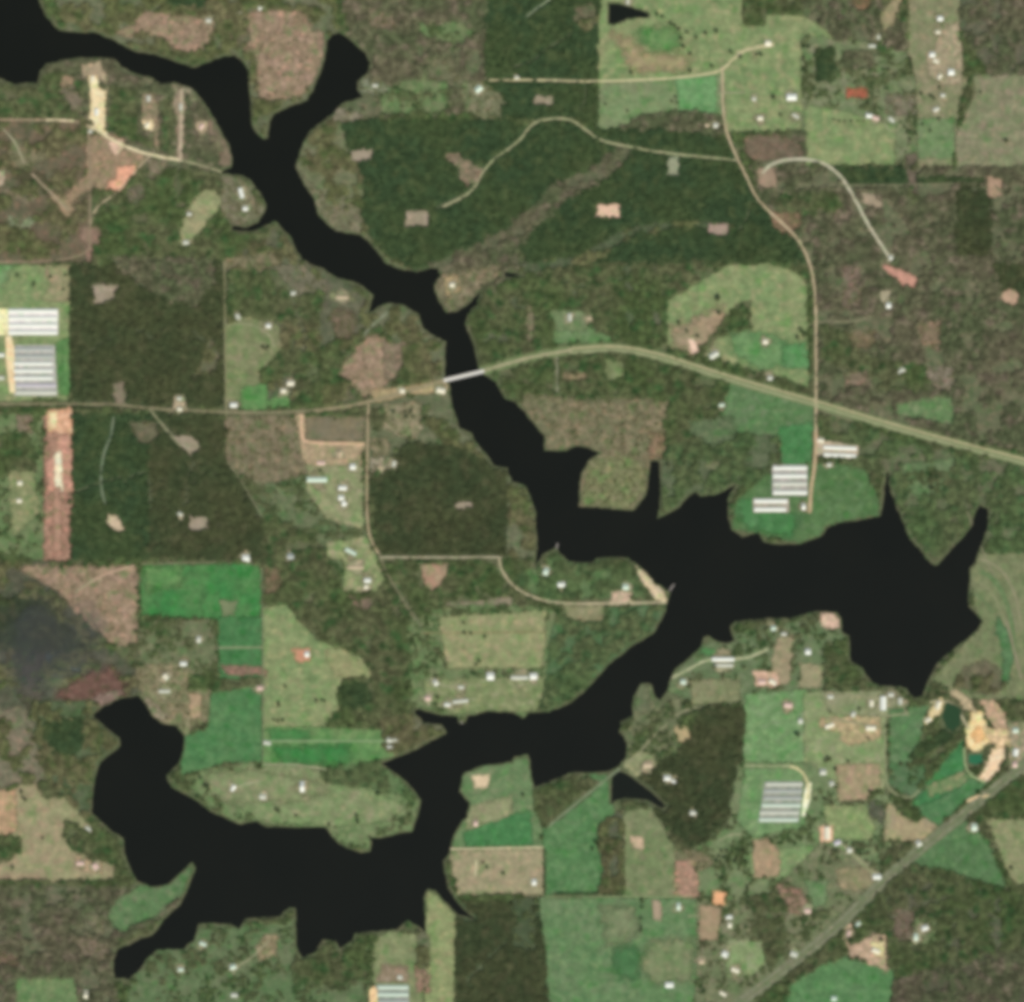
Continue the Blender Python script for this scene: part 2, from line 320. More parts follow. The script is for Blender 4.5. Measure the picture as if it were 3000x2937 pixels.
P('dirt', T(0,0,(590,1690),(760,1690),(740,1820),(690,1830),(690,1960),(640,1960),(640,1820),(600,1780)), 'clearing', None, 1.5, ((140,116,96),(132,112,92),(158,128,110)))
# -- left middle
P('plant', D((135,502),(425,498),(425,772),(135,776)), 'woodland', 'square olive dark pine plantation beside the western white sheds', 1)
P('hard', T(0,750,(800,0),(1600,0),(1600,200),(1450,380),(1250,330),(1100,250),(900,120)), 'woodland', 'brown thinned stand crossing the top of the olive plantation', 3, ((92,90,68),(82,86,62),(108,96,78)))
P('brush', T(0,750,(1550,600),(1640,680),(1600,860),(1420,920),(1500,760)), 'woodland', 'thin brown gap on the east side of the olive plantation', 3)
P('pine', D((135,785),(282,785),(282,1062),(135,1062)), 'woodland', 'dark green pine block east of the pink dirt airstrip', 1)
P('plant', D((282,785),(425,792),(430,880),(500,980),(500,1066),(282,1062)), 'woodland', 'mixed woods east of the dark block by the pink airstrip', 2, ((80,88,62),(88,90,68),(72,88,58)))
P('brush', T(0,750,(960,1220),(1140,1230),(1180,1340),(1120,1400),(1010,1380)), 'woodland', 'pale thin spot inside the wood below the plantation road', 3)
P('past', D((-90,502),(134,505),(134,760),(-90,765)), 'pasture', None, 1)
P('tan', T(0,750,(330,80),(520,70),(525,340),(300,330),(380,230)), 'pasture', None, 3)
P('pastg', T(0,750,(420,640),(520,600),(520,1040),(440,1040)), 'pasture', None, 2)
P('mead', D((-90,785),(82,785),(85,1066),(-90,1066)), 'scrub_ground', None, 2)
P('woods', T(0,750,(-200,1330),(200,1330),(280,1500),(200,1640),(-200,1640)), 'woodland', 'small green wood left of the pink dirt airstrip')
P('tan', T(0,750,(60,1600),(250,1600),(300,1904),(90,2100),(80,1800)), 'pasture', None, 2, ((136,136,96),(120,132,88),(160,150,112)))
P('pinkcut', D((84,788),(137,788),(137,1066),(84,1066)), 'airstrip', None, 1, ((160,124,102),(148,116,94),(176,140,116)))
P('dirt', T(0,750,(340,1150),(530,1130),(545,1330),(360,1310)), 'dirt_ground', None, 2, ((226,174,138),(206,154,118),(240,196,160)))
P('dirt', T(0,750,(440,1330),(540,1330),(540,1760),(360,1760),(350,1520),(400,1480)), 'dirt_ground', None, 2, ((194,146,122),(182,136,112),(206,160,136)))
P('cream', T(0,750,(408,1455),(460,1455),(462,1750),(412,1750)), 'dirt_ground', None, 1, ((250,226,186),(244,214,172),(252,234,200)))
P('cream', T(0,750,(365,1160),(425,1160),(425,1280),(365,1280)), 'dirt_ground', None, 1)
P('dirt', T(0,1500,(400,-180),(450,-180),(460,300),(395,300)), 'dirt_ground', None, 1, ((172,134,110),(160,128,104),(184,144,122)))
P('brush', D((425,500),(520,438),(560,462),(700,572),(720,592),(640,690),(600,740),(540,775),(425,778)), 'woodland', 'grey green woods south west of the river bend', 1.5, ((94,98,74),(102,98,78),(88,96,68)))
P('woods', D((430,520),(540,510),(620,560),(600,620),(500,610),(430,600)), 'woodland', 'green wood in the middle of the grey brush south of the river bend', 3)
P('scrub', T(0,750,(1660,20),(1904,-10),(2030,-40),(2100,60),(1920,120),(1680,100)), 'clearing', None, 2)
P('olive', D((428,618),(470,600),(530,620),(542,680),(500,700),(490,760),(428,765)), 'pasture', None, 2, ((124,128,90),(116,128,84),(144,136,104)))
P('woods', T(750,750,(30,860),(200,700),(420,720),(600,640),(640,780),(600,900),(480,1100),(300,1120),(280,860),(60,960)), 'woodland', 'dark wood between the field and the pink triangular clearing')
P('pastg', T(750,750,(-110,960),(80,960),(90,1080),(230,1000),(270,1120),(0,1150),(-120,1140)), 'pasture', None, 2)
P('hardo', D((705,598),(735,572),(770,578),(800,600),(845,660),(850,722),(780,738),(768,690),(740,640)), 'woodland', 'olive woods on the point just west of the bridge')
P('pinkcut', T(750,750,(740,660),(900,580),(960,600),(1040,680),(1060,760),(1000,920),(920,1040),(800,1060),(720,960),(620,880),(640,800),(720,740)), 'clearing', None, 3)
P('pinkcut', T(750,750,(940,640),(1040,650),(1110,650),(1090,740),(1110,800),(1060,880),(1030,960),(960,900)), 'clearing', None, 3, ((132,116,94),(120,110,86),(150,130,108)))
P('brush', T(750,750,(500,960),(680,940),(740,1060),(500,1120)), 'woodland', 'brown brush beside the highway below the pink triangle')
P('tan', D((700,742),(760,735),(850,722),(852,742),(780,752),(720,768)), 'verge', None, 1.5, ((170,148,110),(158,142,104),(186,164,124)))
P('mead', D((700,770),(780,752),(855,745),(865,800),(900,840),(960,900),(1006,930),(1016,1062),(960,1058),(960,890),(760,880),(700,890)), 'woodland', 'grey olive woods on the west bank south of the bridge', 2, ((100,104,76),(94,104,72),(114,112,86)))
P('hardo', D((800,790),(860,800),(960,900),(1006,932),(1015,1060),(962,1058),(958,900),(860,860)), 'woodland', 'olive bank woods along the river east of the square plantation')
P('scrub', T(750,750,(870,1120),(1220,1080),(1240,1290),(1180,1360),(1030,1330),(960,1300),(870,1290)), 'clearing', None, 3, ((136,128,98),(124,122,90),(156,144,116)))
P('woods', T(750,750,(860,1140),(960,1140),(940,1280),(860,1290)), 'woodland', 'small dark wood at the highway junction west of the bridge', 2)
P('plant', D((706,905),(740,890),(770,840),(880,850),(930,880),(962,905),(960,1056),(716,1056)), 'woodland', 'square olive black plantation east of the gravel road', 1.5)
P('scrub', T(750,750,(830,1350),(960,1350),(1000,1420),(980,1480),(860,1500)), 'clearing', None, 3)
P('scrub', T(750,750,(850,1510),(1060,1510),(1050,1610),(860,1610)), 'clearing', None, 2, ((150,138,112),(130,122,96),(170,158,134)))
P('scrub', D((428,790),(570,790),(590,845),(600,900),(590,970),(540,960),(490,925),(428,880)), 'clearing', None, 2, ((124,114,88),(116,112,84),(134,118,96)))
P('mead', D((480,925),(600,900),(690,900),(700,1110),(640,1110),(560,1060),(500,1000)), 'grounds', None, 2, ((98,112,76),(108,112,82),(88,110,70)))
P('woods', D((500,985),(560,1000),(620,1040),(640,1110),(620,1140),(500,1150)), 'woodland', 'green woods between the bright field and the gravel road')
P('lot', T(750,750,(290,1180),(370,1180),(372,1385),(800,1385),(800,1700),(380,1560),(330,1450)), 'dirt_ground', None, 2, ((166,146,114),(150,140,104),(184,158,128)))
P('olive', T(750,750,(380,1560),(800,1560),(800,2050),(520,1950),(380,1760)), 'grounds', None, 2, ((142,144,104),(128,138,94),(158,148,116)))
P('pad', R(896,1219,1066,1292), 'field', None, 1, ((122,114,90),(128,116,88),(114,110,88)))
P('olive', T(750,1500,(520,230),(820,180),(900,350),(960,520),(900,600),(650,600),(650,360),(520,350)), 'grounds', None, 2, ((140,146,102),(124,140,90),(164,150,118)))
# -- left lower
P('brush', D((-90,1066),(90,1066),(140,1160),(200,1225),(300,1310),(60,1360),(-90,1400)), 'woodland', 'grey woods around the swamp at the left edge', 2, ((84,88,68),(90,88,70),(76,84,62)))
P('plant', T(0,1500,(-200,640),(330,640),(420,800),(560,900),(640,1040),(300,1040),(-200,1000)), 'woodland', 'dark swamp wood below the pink clearing at the left edge')
P('hardo', T(0,1500,(330,1040),(600,1030),(700,1150),(600,1190),(400,1190),(310,1130)), 'woodland', 'blue grey swamp wood above the red brown mudflat', 3, ((76,86,78),(80,90,80),(72,82,72)))
P('olive', T(0,1500,(330,1230),(560,1240),(500,1310),(340,1300)), 'clearing', None, 2, ((98,104,74),(92,100,70),(108,110,80)))
P('brush', T(0,1500,(110,1010),(330,1040),(340,1180),(280,1290),(330,1360),(250,1480),(140,1400),(120,1200)), 'swamp_ground', None, 3, ((82,78,64),(78,76,58),(90,86,70)))
P('lot', T(0,1500,(420,1370),(520,1270),(600,1220),(820,1150),(950,1290),(920,1380),(720,1480),(600,1480),(480,1410)), 'mudflat', None, 4, ((110,84,72),(100,76,64),(124,98,84)))
P('lot', T(0,1500,(640,1400),(820,1330),(920,1330),(860,1400),(690,1470),(640,1460)), 'mudflat', None, 2, ((134,112,98),(126,106,92),(142,120,106)))
P('pinkcut', D((28,1076),(262,1074),(262,1225),(210,1225),(150,1170),(110,1125),(60,1095)), 'clearing', None, 2)
P('bright', D((268,1076),(495,1070),(496,1172),(410,1176),(268,1170)), 'field', None, 1)
P('pastg', D((275,1078),(340,1074),(350,1110),(280,1125)), 'field', None, 4)
P('bright', D((412,1172),(498,1172),(498,1288),(416,1290)), 'field', None, 1.5, ((66,112,66),(78,122,74),(84,116,74)))
P('mead', D((265,1175),(410,1178),(415,1290),(390,1310),(300,1300),(262,1240)), 'scrub_ground', None, 2, ((108,114,82),(98,110,74),(126,120,92)))
P('scrub', D((255,1265),(340,1260),(400,1300),(400,1370),(350,1400),(300,1385),(270,1330)), 'clearing', None, 3, ((130,122,92),(116,118,84),(150,134,106)))
P('bright', D((400,1315),(497,1300),(498,1450),(420,1450),(340,1480),(350,1400),(395,1380)), 'field', None, 2, ((76,120,72),(92,126,80),(70,112,68)))
P('mead', D((330,1475),(430,1455),(500,1445),(560,1440),(700,1460),(795,1520),(785,1580),(700,1615),(560,1570),(440,1560),(400,1530)), 'peninsula_ground', None, 2, ((112,128,86),(104,124,80),(126,130,94)))
P('past', D((410,1470),(560,1450),(640,1475),(700,1500),(770,1530),(740,1560),(640,1570),(500,1560),(430,1520)), 'pasture', None, 3, ((128,136,96),(118,138,90),(146,142,108)))
P('tan', T(0,2187,(1540,190),(1904,180),(2300,250),(2450,330),(2300,400),(2100,420),(1640,410),(1540,300)), 'pasture', None, 4, ((130,138,98),(124,136,92),(146,136,106)))
P('lush', T(750,2187,(480,120),(760,80),(950,130),(1070,260),(1160,330),(1180,420),(1100,380),(880,300),(700,300),(500,260)), 'woodland', 'green wood on the north east side of the peninsula')
P('past', D((500,1150),(548,1150),(570,1180),(610,1218),(690,1250),(700,1275),(660,1290),(645,1345),(620,1380),(500,1385)), 'pasture', None, 2)
P('tan', T(750,1500,(520,1020),(640,1010),(860,1180),(860,1240),(600,1220),(520,1100)), 'pasture', None, 3, ((146,146,102),(136,144,98),(152,142,104)))
P('pastg', D((500,1380),(755,1385),(748,1440),(640,1455),(500,1450)), 'field', None, 1.5)
P('bright', T(750,1500,(100,1620),(400,1620),(400,1690),(100,1700)), 'field', None, 2)
P('bright', T(750,1500,(120,1750),(700,1740),(700,1860),(200,1880)), 'field', None, 4)
P('woods', T(750,1500,(360,740),(660,720),(900,760),(1200,760),(1240,1100),(1200,1480),(1000,1480),(860,1560),(640,1470),(610,1380),(660,1250),(860,1240),(860,1180),(700,960),(430,950)), 'woodland', 'long green brown wood between the pastures and the river houses')
P('pine', T(750,1500,(640,1270),(780,1270),(860,1330),(850,1440),(640,1470),(610,1390)), 'woodland', 'dark green block of trees on the edge of the pale pasture', 2)
P('hardo', T(750,1500,(930,1550),(1160,1480),(1400,1610),(1300,1680),(1050,1790),(960,1780)), 'woodland', 'grey olive point of land between the two river arms', 2, ((106,106,80),(110,108,84),(100,106,76)))
# -- west bank centre
P('woods', D((760,1062),(955,1064),(990,1125),(1040,1147),(840,1145),(770,1180),(730,1110)), 'woodland', 'green wood south of the square plantation road')
P('tan', T(750,1500,(1220,390),(1420,390),(1430,440),(1360,560),(1310,600),(1260,540)), 'clearing', None, 1.5, ((160,144,112),(180,132,112),(150,136,106)))
P('olive', T(750,1500,(1400,680),(1904,630),(1904,720),(1420,720)), 'grounds', None, 1.5, ((136,126,102),(130,124,98),(142,132,108)))
P('mead', D((770,1180),(840,1150),(1060,1150),(1050,1350),(1000,1365),(860,1365),(780,1340),(775,1250)), 'grounds', None, 2)
P('tan', D((832,1172),(1040,1160),(1030,1270),(850,1270)), 'pasture', None, 2, ((144,144,102),(132,142,96),(158,144,110)))
P('olive', D((800,1292),(1040,1285),(1020,1350),(860,1355),(815,1330)), 'grounds', None, 2, ((130,136,94),(116,130,84),(148,146,110)))
P('lush', D((1045,1205),(1070,1160),(1265,1148),(1250,1195),(1180,1250),(1100,1310),(1050,1350),(1025,1350),(1040,1280)), 'woodland', 'green wood on the point below the shore road', 1.5, ((84,108,72),(76,104,66),(98,110,80)))
P('lush', D((1010,1080),(1060,1055),(1200,1075),(1258,1135),(1040,1140),(965,1105),(1000,1080)), 'woodland', 'green wood with houses on the north shore point', 2)
P('cream', D((1203,1078),(1222,1080),(1262,1125),(1265,1145),(1245,1140),(1225,1112)), 'dirt_ground', None, 2, ((220,194,154),(200,180,146),(190,172,150)))
P('lot', T(1500,1500,(735,590),(890,590),(900,690),(735,690)), 'dirt_ground', None, 1, ((190,166,138),(182,160,130),(200,176,148)))
# -- north centre and east
P('pine', D((925,-90),(1145,-90),(1150,40),(1135,60),(1134,240),(1090,222),(1020,225),(920,225)), 'woodland', 'dark pine block at the top centre beside the pond', 1.5)
P('brush', T(1500,0,(460,40),(620,30),(650,200),(540,240),(460,170)), 'woodland', 'brown brush west of the top pond', 3)
P('past', D((1152,-90),(1660,-90),(1610,30),(1595,100),(1532,118),(1528,250),(1378,252),(1376,160),(1135,160),(1135,55)), 'pasture', None, 2)
P('pastg', T(1500,0,(940,220),(1160,210),(1240,260),(1240,380),(1050,380),(940,300)), 'pasture', None, 5)
P('tan', T(1500,0,(740,240),(870,290),(1000,400),(1300,420),(1300,530),(900,530),(820,360)), 'pasture', None, 4, ((158,142,106),(150,144,102),(168,144,116)))
P('past', D((1136,160),(1372,143),(1372,232),(1300,225),(1200,262),(1136,262)), 'pasture', None, 1.5, ((118,136,92),(128,134,98),(108,134,88)))
P('pastg', T(1500,0,(1210,580),(1520,560),(1520,850),(1250,850)), 'field', None, 2, ((104,146,92),(114,148,98),(96,140,86)))
P('hard', T(1500,0,(720,1000),(950,860),(1280,820),(1560,860),(1600,1010),(1350,1010),(950,1000)), 'woodland', 'brown grey wood between the pasture and the pine road')
P('woods', T(1500,0,(1715,-200),(1904,-200),(2300,-200),(2300,100),(2150,110),(1900,110),(1870,190),(1720,190)), 'woodland', 'grey green wood at the top edge of the north pastures')
P('hard', T(2250,0,(240,-200),(850,-200),(860,120),(1030,180),(1030,380),(850,400),(820,320),(500,290),(400,190),(250,110)), 'woodland', 'brown wood at the top right between two pastures')
P('mead', T(2250,0,(250,260),(860,330),(1040,400),(1100,600),(1110,1130),(860,1240),(260,1150),(250,800)), 'grounds', None, 2, ((118,124,90),(108,124,84),(132,130,102)))
P('past', D((1528,200),(1600,210),(1700,240),(1700,315),(1530,315)), 'pasture', None, 2)
P('pine', T(2250,0,(360,365),(490,365),(490,605),(360,605)), 'woodland', 'small dark square wood west of the red dirt patch', 1)
P('hard', T(2250,0,(550,385),(820,385),(780,500),(550,520)), 'woodland', 'small brown wood north of the red dirt patch', 2)
P('lot', T(2250,0,(590,655),(740,655),(735,725),(590,725)), 'dirt_ground', None, 2, ((164,96,72),(156,98,74),(174,108,82)))
P('scrub', T(2250,0,(880,700),(1090,700),(1090,860),(880,850)), 'clearing', None, 2, ((118,112,90),(110,110,84),(126,116,96)))
P('olive', T(2250,0,(1040,-100),(1430,-100),(1430,520),(1500,600),(1420,760),(1380,1280),(1110,1250),(1100,600),(1040,400)), 'grounds', None, 2, ((134,130,98),(124,130,92),(148,138,108)))
P('lot', T(2250,0,(1240,180),(1420,180),(1460,440),(1440,620),(1300,640),(1200,560),(1180,400),(1250,360)), 'dirt_ground', None, 3, ((160,146,116),(148,140,108),(176,158,130)))
P('pastg', T(2250,0,(1110,880),(1390,880),(1390,1180),(1110,1180)), 'pasture', None, 2, ((114,132,90),(104,130,84),(124,132,98)))
P('hard', T(2250,0,(1430,-200),(2200,-200),(2200,560),(1640,560),(1500,330),(1430,200)), 'woodland', 'grey wood in the top right corner', 2, ((94,96,74),(102,98,78),(90,98,72)))
P('olive', T(2250,0,(1520,560),(2200,560),(2200,1300),(1400,1280),(1400,1000),(1530,700)), 'field', None, 2, ((130,128,98),(124,130,94),(144,130,106)))
P('pine', D((640,232),(930,226),(1010,238),(1085,230),(1140,245),(1300,250),(1385,262),(1402,300),(1450,390),(1515,450),(1535,500),(1290,498),(1010,502),(985,470),(870,482),(800,522),(720,475),(685,420),(692,350),(655,290)), 'woodland', 'large dark pine forest across the upper middle', 2)
P('hardo', D((560,300),(600,235),(650,226),(662,290),(692,340),(686,410),(722,475),(800,522),(830,530),(700,520),(600,420),(560,360)), 'woodland', 'pale olive bank woods along the river west of the pine forest', 1.5, ((112,114,84),(104,112,78),(122,116,92)))
P('hard', D((820,500),(870,478),(960,435),(1000,400),(1050,350),(1130,318),(1175,272),(1210,285),(1160,335),(1080,378),(1020,430),(985,470),(990,520),(900,570),(885,590),(840,575)), 'woodland', 'brown creek bottom woods winding through the pine forest', 3, ((98,98,74),(92,96,70),(116,108,86)))
P('brush', D((985,500),(1100,485),(1190,432),(1290,420),(1390,425),(1380,436),(1290,436),(1200,450),(1110,505),(985,520)), 'woodland', 'narrow thin strip crossing the lower pine forest', 3, ((82,92,66),(76,88,60),(96,98,76)))
P('pinkcut', T(750,0,(1400,1140),(1500,1130),(1620,1220),(1690,1250),(1660,1360),(1580,1400),(1520,1340),(1500,1240),(1430,1210)), 'clearing', None, 2, ((132,118,94),(116,110,84),(148,128,106)))
P('scrub', T(750,750,(1330,150),(1480,120),(1830,70),(1840,150),(1640,260),(1560,360),(1450,420),(1330,280)), 'clearing', None, 2, ((124,114,88),(112,112,82),(140,124,100)))
P('woods', D((890,590),(910,560),(990,525),(1100,510),(1290,500),(1268,560),(1266,645),(1180,640),(1060,650),(920,690)), 'woodland', 'mixed green woods between the pine forest and the highway curve', 1.5, ((86,96,68),(96,98,76),(78,96,62)))
P('past', T(1500,750,(310,480),(500,500),(740,600),(740,640),(300,660)), 'pasture', None, 3, ((104,130,84),(98,124,78),(118,134,96)))
P('hard', D((1530,318),(2040,318),(2040,880),(1700,805),(1555,760),(1548,520),(1480,420),(1440,370),(1420,260),(1530,250)), 'woodland', 'brown mottled woods on the right side north of the highway', 2)
P('pinkcut', T(2250,0,(-180,1000),(60,1000),(250,1080),(270,1150),(-100,1220),(-160,1160)), 'clearing', None, 3, ((116,100,80),(108,98,78),(128,108,90)))
P('pine', T(2250,0,(500,1250),(1000,1250),(1100,1320),(1640,1330),(1560,1350),(1000,1370),(600,1370)), 'woodland', 'dark tree belt along the south edge of the upper right pastures', 2)
P('plant', T(2250,0,(1400,1380),(1590,1380),(1660,1500),(1660,1904),(1400,1904)), 'woodland', 'dark wood near the right edge below the olive field', 3, ((76,82,60),(84,86,66),(70,82,58)))
P('woods', T(2250,0,(40,1440),(500,1420),(560,1560),(300,1620),(60,1560)), 'woodland', 'green wood inside the bend of the curving road')
P('plant', T(2250,750,(1680,60),(2200,60),(2200,260),(1740,260)), 'woodland', 'dark square of trees at the right edge', 3)
P('woods', T(2250,750,(400,500),(560,560),(760,760),(1180,820),(1190,1000),(780,1000),(760,860),(500,820),(390,760)), 'woodland', 'dark green wood just east of the county road above the highway', 3)
P('pastg', T(2250,750,(960,1100),(1200,1050),(1380,1050),(1390,1260),(1240,1240),(950,1180)), 'pasture', None, 3, ((104,126,84),(96,124,78),(128,128,98)))
P('past', D((1266,572),(1300,552),(1380,505),(1460,500),(1520,520),(1534,540),(1536,740),(1480,715),(1380,690),(1266,660)), 'pasture', None, 1.5)
P('tan', T(1500,750,(1180,520),(1320,500),(1420,440),(1480,400),(1560,380),(1600,440),(1520,560),(1440,700),(1330,740),(1200,660)), 'pasture', None, 4, ((158,138,108),(146,136,104),(168,144,118)))
P('woods', T(1500,750,(1690,350),(1780,350),(1780,540),(1620,580),(1500,640),(1430,740),(1380,700),(1480,600),(1580,480)), 'woodland', 'line of dark trees across the round pasture', 3)
P('pastg', T(1500,750,(1600,560),(1850,560),(2050,640),(2050,820),(1850,850),(1640,720)), 'pasture', None, 4, ((100,136,84),(112,140,92),(90,128,78)))
P('bright', T(2250,750,(100,660),(290,650),(300,840),(120,840)), 'pasture', None, 4, ((92,138,84),(84,132,78),(104,140,92)))
P('woods', D((985,690),(1060,672),(1180,672),(1250,690),(1300,720),(1370,760),(1360,850),(1290,870),(1240,830),(1250,760),(1000,755)), 'woodland', 'dark green wood inside the curve south of the highway', 2)
P('scrub', D((985,745),(1100,758),(1200,756),(1268,762),(1262,830),(1250,880),(1235,960),(1180,985),(1100,970),(1100,900),(1030,850),(1000,790)), 'clearing', None, 2)
P('scrub', T(1500,750,(560,1520),(900,1480),(1000,1600),(990,1750),(850,1880),(520,1870)), 'clearing', None, 3, ((122,124,86),(114,118,80),(136,130,98)))
P('pastg', D((1385,725),(1545,768),(1546,800),(1480,830),(1400,830),(1370,790)), 'pasture', None, 2, ((96,122,80),(88,120,74),(112,124,92)))
P('lush', D((1260,850),(1380,820),(1480,830),(1470,900),(1400,930),(1320,935),(1270,990),(1255,950)), 'woodland', 'mottled green woods above the little north coves', 2, ((88,98,70),(98,106,78),(80,94,62)))
P('bright', D((1478,812),(1545,802),(1542,880),(1485,885)), 'field', None, 2, ((76,124,74),(70,118,68),(86,122,78)))
P('pastg', D((1395,955),(1455,900),(1545,880),(1640,880),(1670,950),(1668,985),(1600,990),(1530,1035),(1440,1015),(1390,1005)), 'pasture', None, 2, ((88,116,72),(80,110,66),(98,122,82)))
P('bright', D((1395,955),(1440,945),(1520,985),(1500,1020),(1420,1005)), 'pasture', None, 4, ((80,126,76),(72,118,68),(92,128,84)))
P('lush', D((1600,800),(1700,830),(1850,870),(2040,900),(2040,1070),(1885,1060),(1850,960),(1790,1068),(1700,1010),(1680,900),(1600,880)), 'woodland', 'olive green woods on the right above the large bay', 2, ((96,104,74),(104,102,78),(86,106,68)))
P('mead', T(2250,750,(1000,1540),(1380,1500),(1390,1700),(1200,1800),(1000,1750)), 'glade', None, 3, ((102,120,82),(94,116,76),(110,122,88)))
# -- right lower
P('olive', D((1850,1050),(2040,1050),(2040,1330),(1830,1330),(1770,1290),(1860,1190),(1840,1100)), 'field', None, 2, ((116,124,86),(124,126,92),(106,118,80)))
P('brush', T(2250,1500,(1440,1170),(1600,1100),(1760,1200),(1760,1320),(1600,1360),(1380,1300)), 'woodland', 'grey green trees above the quarry pond', 3)
P('pastg', T(2250,1500,(1700,760),(1790,880),(1830,1040),(1790,1280),(1740,1250),(1740,1000),(1690,900)), 'field', None, 2, ((88,118,78),(80,114,72),(96,120,84)))
P('mead', D((1335,1225),(1430,1190),(1560,1175),(1620,1205),(1625,1305),(1400,1345),(1270,1320),(1210,1380),(1190,1370),(1270,1290)), 'grounds', None, 2, ((104,118,82),(94,114,76),(118,124,94)))
P('woods', T(2250,1500,(420,980),(600,940),(600,1100),(720,1180),(740,1290),(600,1300),(430,1300),(430,1150)), 'woodland', 'green wood on the south shore of the large bay', 2)
P('tan', D((1475,1212),(1508,1205),(1500,1300),(1458,1300)), 'pasture', None, 2, ((152,140,108),(146,138,104),(162,142,114)))
P('tan', T(2250,1500,(240,1130),(410,1140),(400,1310),(240,1310)), 'field', None, 1, ((144,138,104),(150,142,108),(138,134,100)))
P('dirt', T(2250,1500,(-110,1190),(60,1190),(90,1290),(60,1310),(-90,1290)), 'dirt_ground', None, 2, ((206,168,140),(190,156,128),(222,186,158)))
P('lot', T(2250,1500,(30,1370),(220,1370),(220,1470),(110,1490),(40,1450)), 'dirt_ground', None, 3, ((176,146,118),(160,142,110),(190,156,130)))
P('dirt', T(2250,1500,(390,750),(470,760),(530,800),(530,860),(470,870),(400,860)), 'beach', None, 1.5, ((212,178,150),(200,168,142),(222,190,164)))
P('brush', D((1190,1370),(1230,1300),(1300,1330),(1300,1440),(1200,1490),(1170,1440)), 'grounds', None, 2, ((104,108,78),(94,106,72),(124,124,92)))
P('olive', T(1500,2187,(820,120),(960,20),(1060,80),(1080,200),(1040,290),(880,210)), 'clearing', None, 3, ((136,138,100),(126,134,92),(150,150,112)))
P('plant', D((1330,1345),(1416,1342),(1412,1500),(1380,1560),(1320,1620),(1270,1570),(1215,1520),(1190,1490),(1290,1430)), 'woodland', 'dark plantation triangle on the south shore', 2, ((78,86,62),(72,84,56),(90,94,70)))
P('pastg', D((1415,1320),(1530,1310),(1530,1450),(1410,1450)), 'pasture', None, 1.5, ((116,144,96),(106,140,88),(126,144,104)))
P('olive', D((1525,1315),(1682,1315),(1682,1505),(1540,1480),(1528,1450)), 'grounds', None, 2, ((136,146,102),(122,140,92),(150,148,114)))
P('lot', T(2250,1500,(390,1540),(640,1520),(830,1520),(830,1680),(620,1740),(540,1700),(540,1640),(380,1600)), 'dirt_ground', None, 3, ((174,154,116),(160,148,108),(200,174,134)))
P('tan', T(2250,1500,(380,1340),(830,1330),(1040,1400),(1060,1540),(830,1520),(460,1500)), 'grounds', None, 2, ((138,140,104),(124,134,92),(154,152,120)))
P('pastg', D((1690,1345),(1765,1340),(1735,1440),(1700,1500),(1688,1440)), 'field', None, 2, ((92,122,80),(84,116,72),(108,126,90)))
P('bright', D((1745,1505),(1830,1400),(1832,1470),(1860,1510),(1790,1540),(1730,1530)), 'field', None, 2, ((72,124,74),(64,118,70),(84,126,80)))
P('pine', T(2250,1500,(1290,1620),(1440,1560),(1350,1700),(1080,1840),(1040,1810),(1200,1700)), 'woodland', 'dark tree lined ditch running south west from the quarry pond', 1.5, ((62,80,54),(58,76,50),(74,86,60)))
P('mead', D((1400,1450),(1540,1450),(1600,1500),(1690,1510),(1720,1560),(1660,1660),(1560,1600),(1440,1720),(1310,1700),(1300,1620),(1380,1570)), 'grounds', None, 2, ((112,128,88),(120,128,92),(100,122,80)))
P('past', D((1415,1460),(1525,1460),(1530,1570),(1430,1590),(1400,1560)), 'pasture', None, 2, ((118,144,96),(106,138,88),(126,142,102)))
P('past', D((1425,1620),(1600,1600),(1610,1660),(1560,1670),(1425,1665)), 'pasture', None, 2, ((128,146,98),(118,142,92),(138,144,104)))
P('tan', T(1500,2187,(1790,700),(1904,690),(1990,780),(1990,960),(1800,980)), 'field', None, 2, ((164,142,110),(156,138,106),(170,144,114)))
P('past', T(2250,2187,(420,440),(720,430),(800,600),(760,700),(500,690),(430,600)), 'pasture', None, 2, ((136,146,98),(124,142,92),(146,148,106)))
P('tan', T(2250,2187,(510,140),(830,130),(840,280),(740,400),(530,410),(520,330)), 'clearing', None, 3, ((160,144,110),(150,140,104),(176,144,120)))
P('tan', T(2250,2187,(880,400),(960,480),(1080,560),(1200,520),(1260,600),(1160,700),(870,700)), 'field', None, 2, ((162,148,112),(154,140,112),(172,154,116)))
P('mead', T(2250,2187,(900,130),(1180,130),(1170,320),(1100,390),(960,340),(900,280)), 'grounds', None, 2, ((88,112,78),(80,108,70),(104,120,88)))
P('olive', T(2250,2187,(1170,300),(1450,180),(1560,240),(1480,300),(1330,330),(1200,380)), 'grounds', None, 2, ((136,138,98),(100,126,80),(150,140,106)))
P('bright', T(2250,2187,(1140,440),(1390,330),(1500,240),(1640,280),(1480,400),(1260,600),(1140,500)), 'field', None, 2, ((84,122,78),(76,116,72),(98,126,86)))
P('cream', T(2250,1500,(1505,1480),(1600,1480),(1625,1600),(1720,1640),(1660,1720),(1560,1785),(1480,1765),(1455,1620),(1500,1570)), 'quarry_ground', None, 2, ((250,216,160),(240,200,140),(252,228,180)))
P('dirt', T(2250,1500,(1540,1600),(1600,1600),(1610,1690),(1550,1720),(1510,1660)), 'quarry_ground', None, 2, ((224,176,118),(214,164,104),(232,188,136)))
P('lot', T(2250,1500,(1560,1400),(1680,1400),(1780,1500),(1780,1640),(1660,1600),(1620,1500)), 'quarry_ground', None, 2, ((186,156,124),(150,136,104),(200,168,140)))
P('cream', T(2250,2187,(1665,0),(1755,0),(1765,70),(1700,200),(1640,265),(1560,230),(1620,150)), 'quarry_ground', None, 2, ((248,206,166),(240,196,152),(252,220,184)))
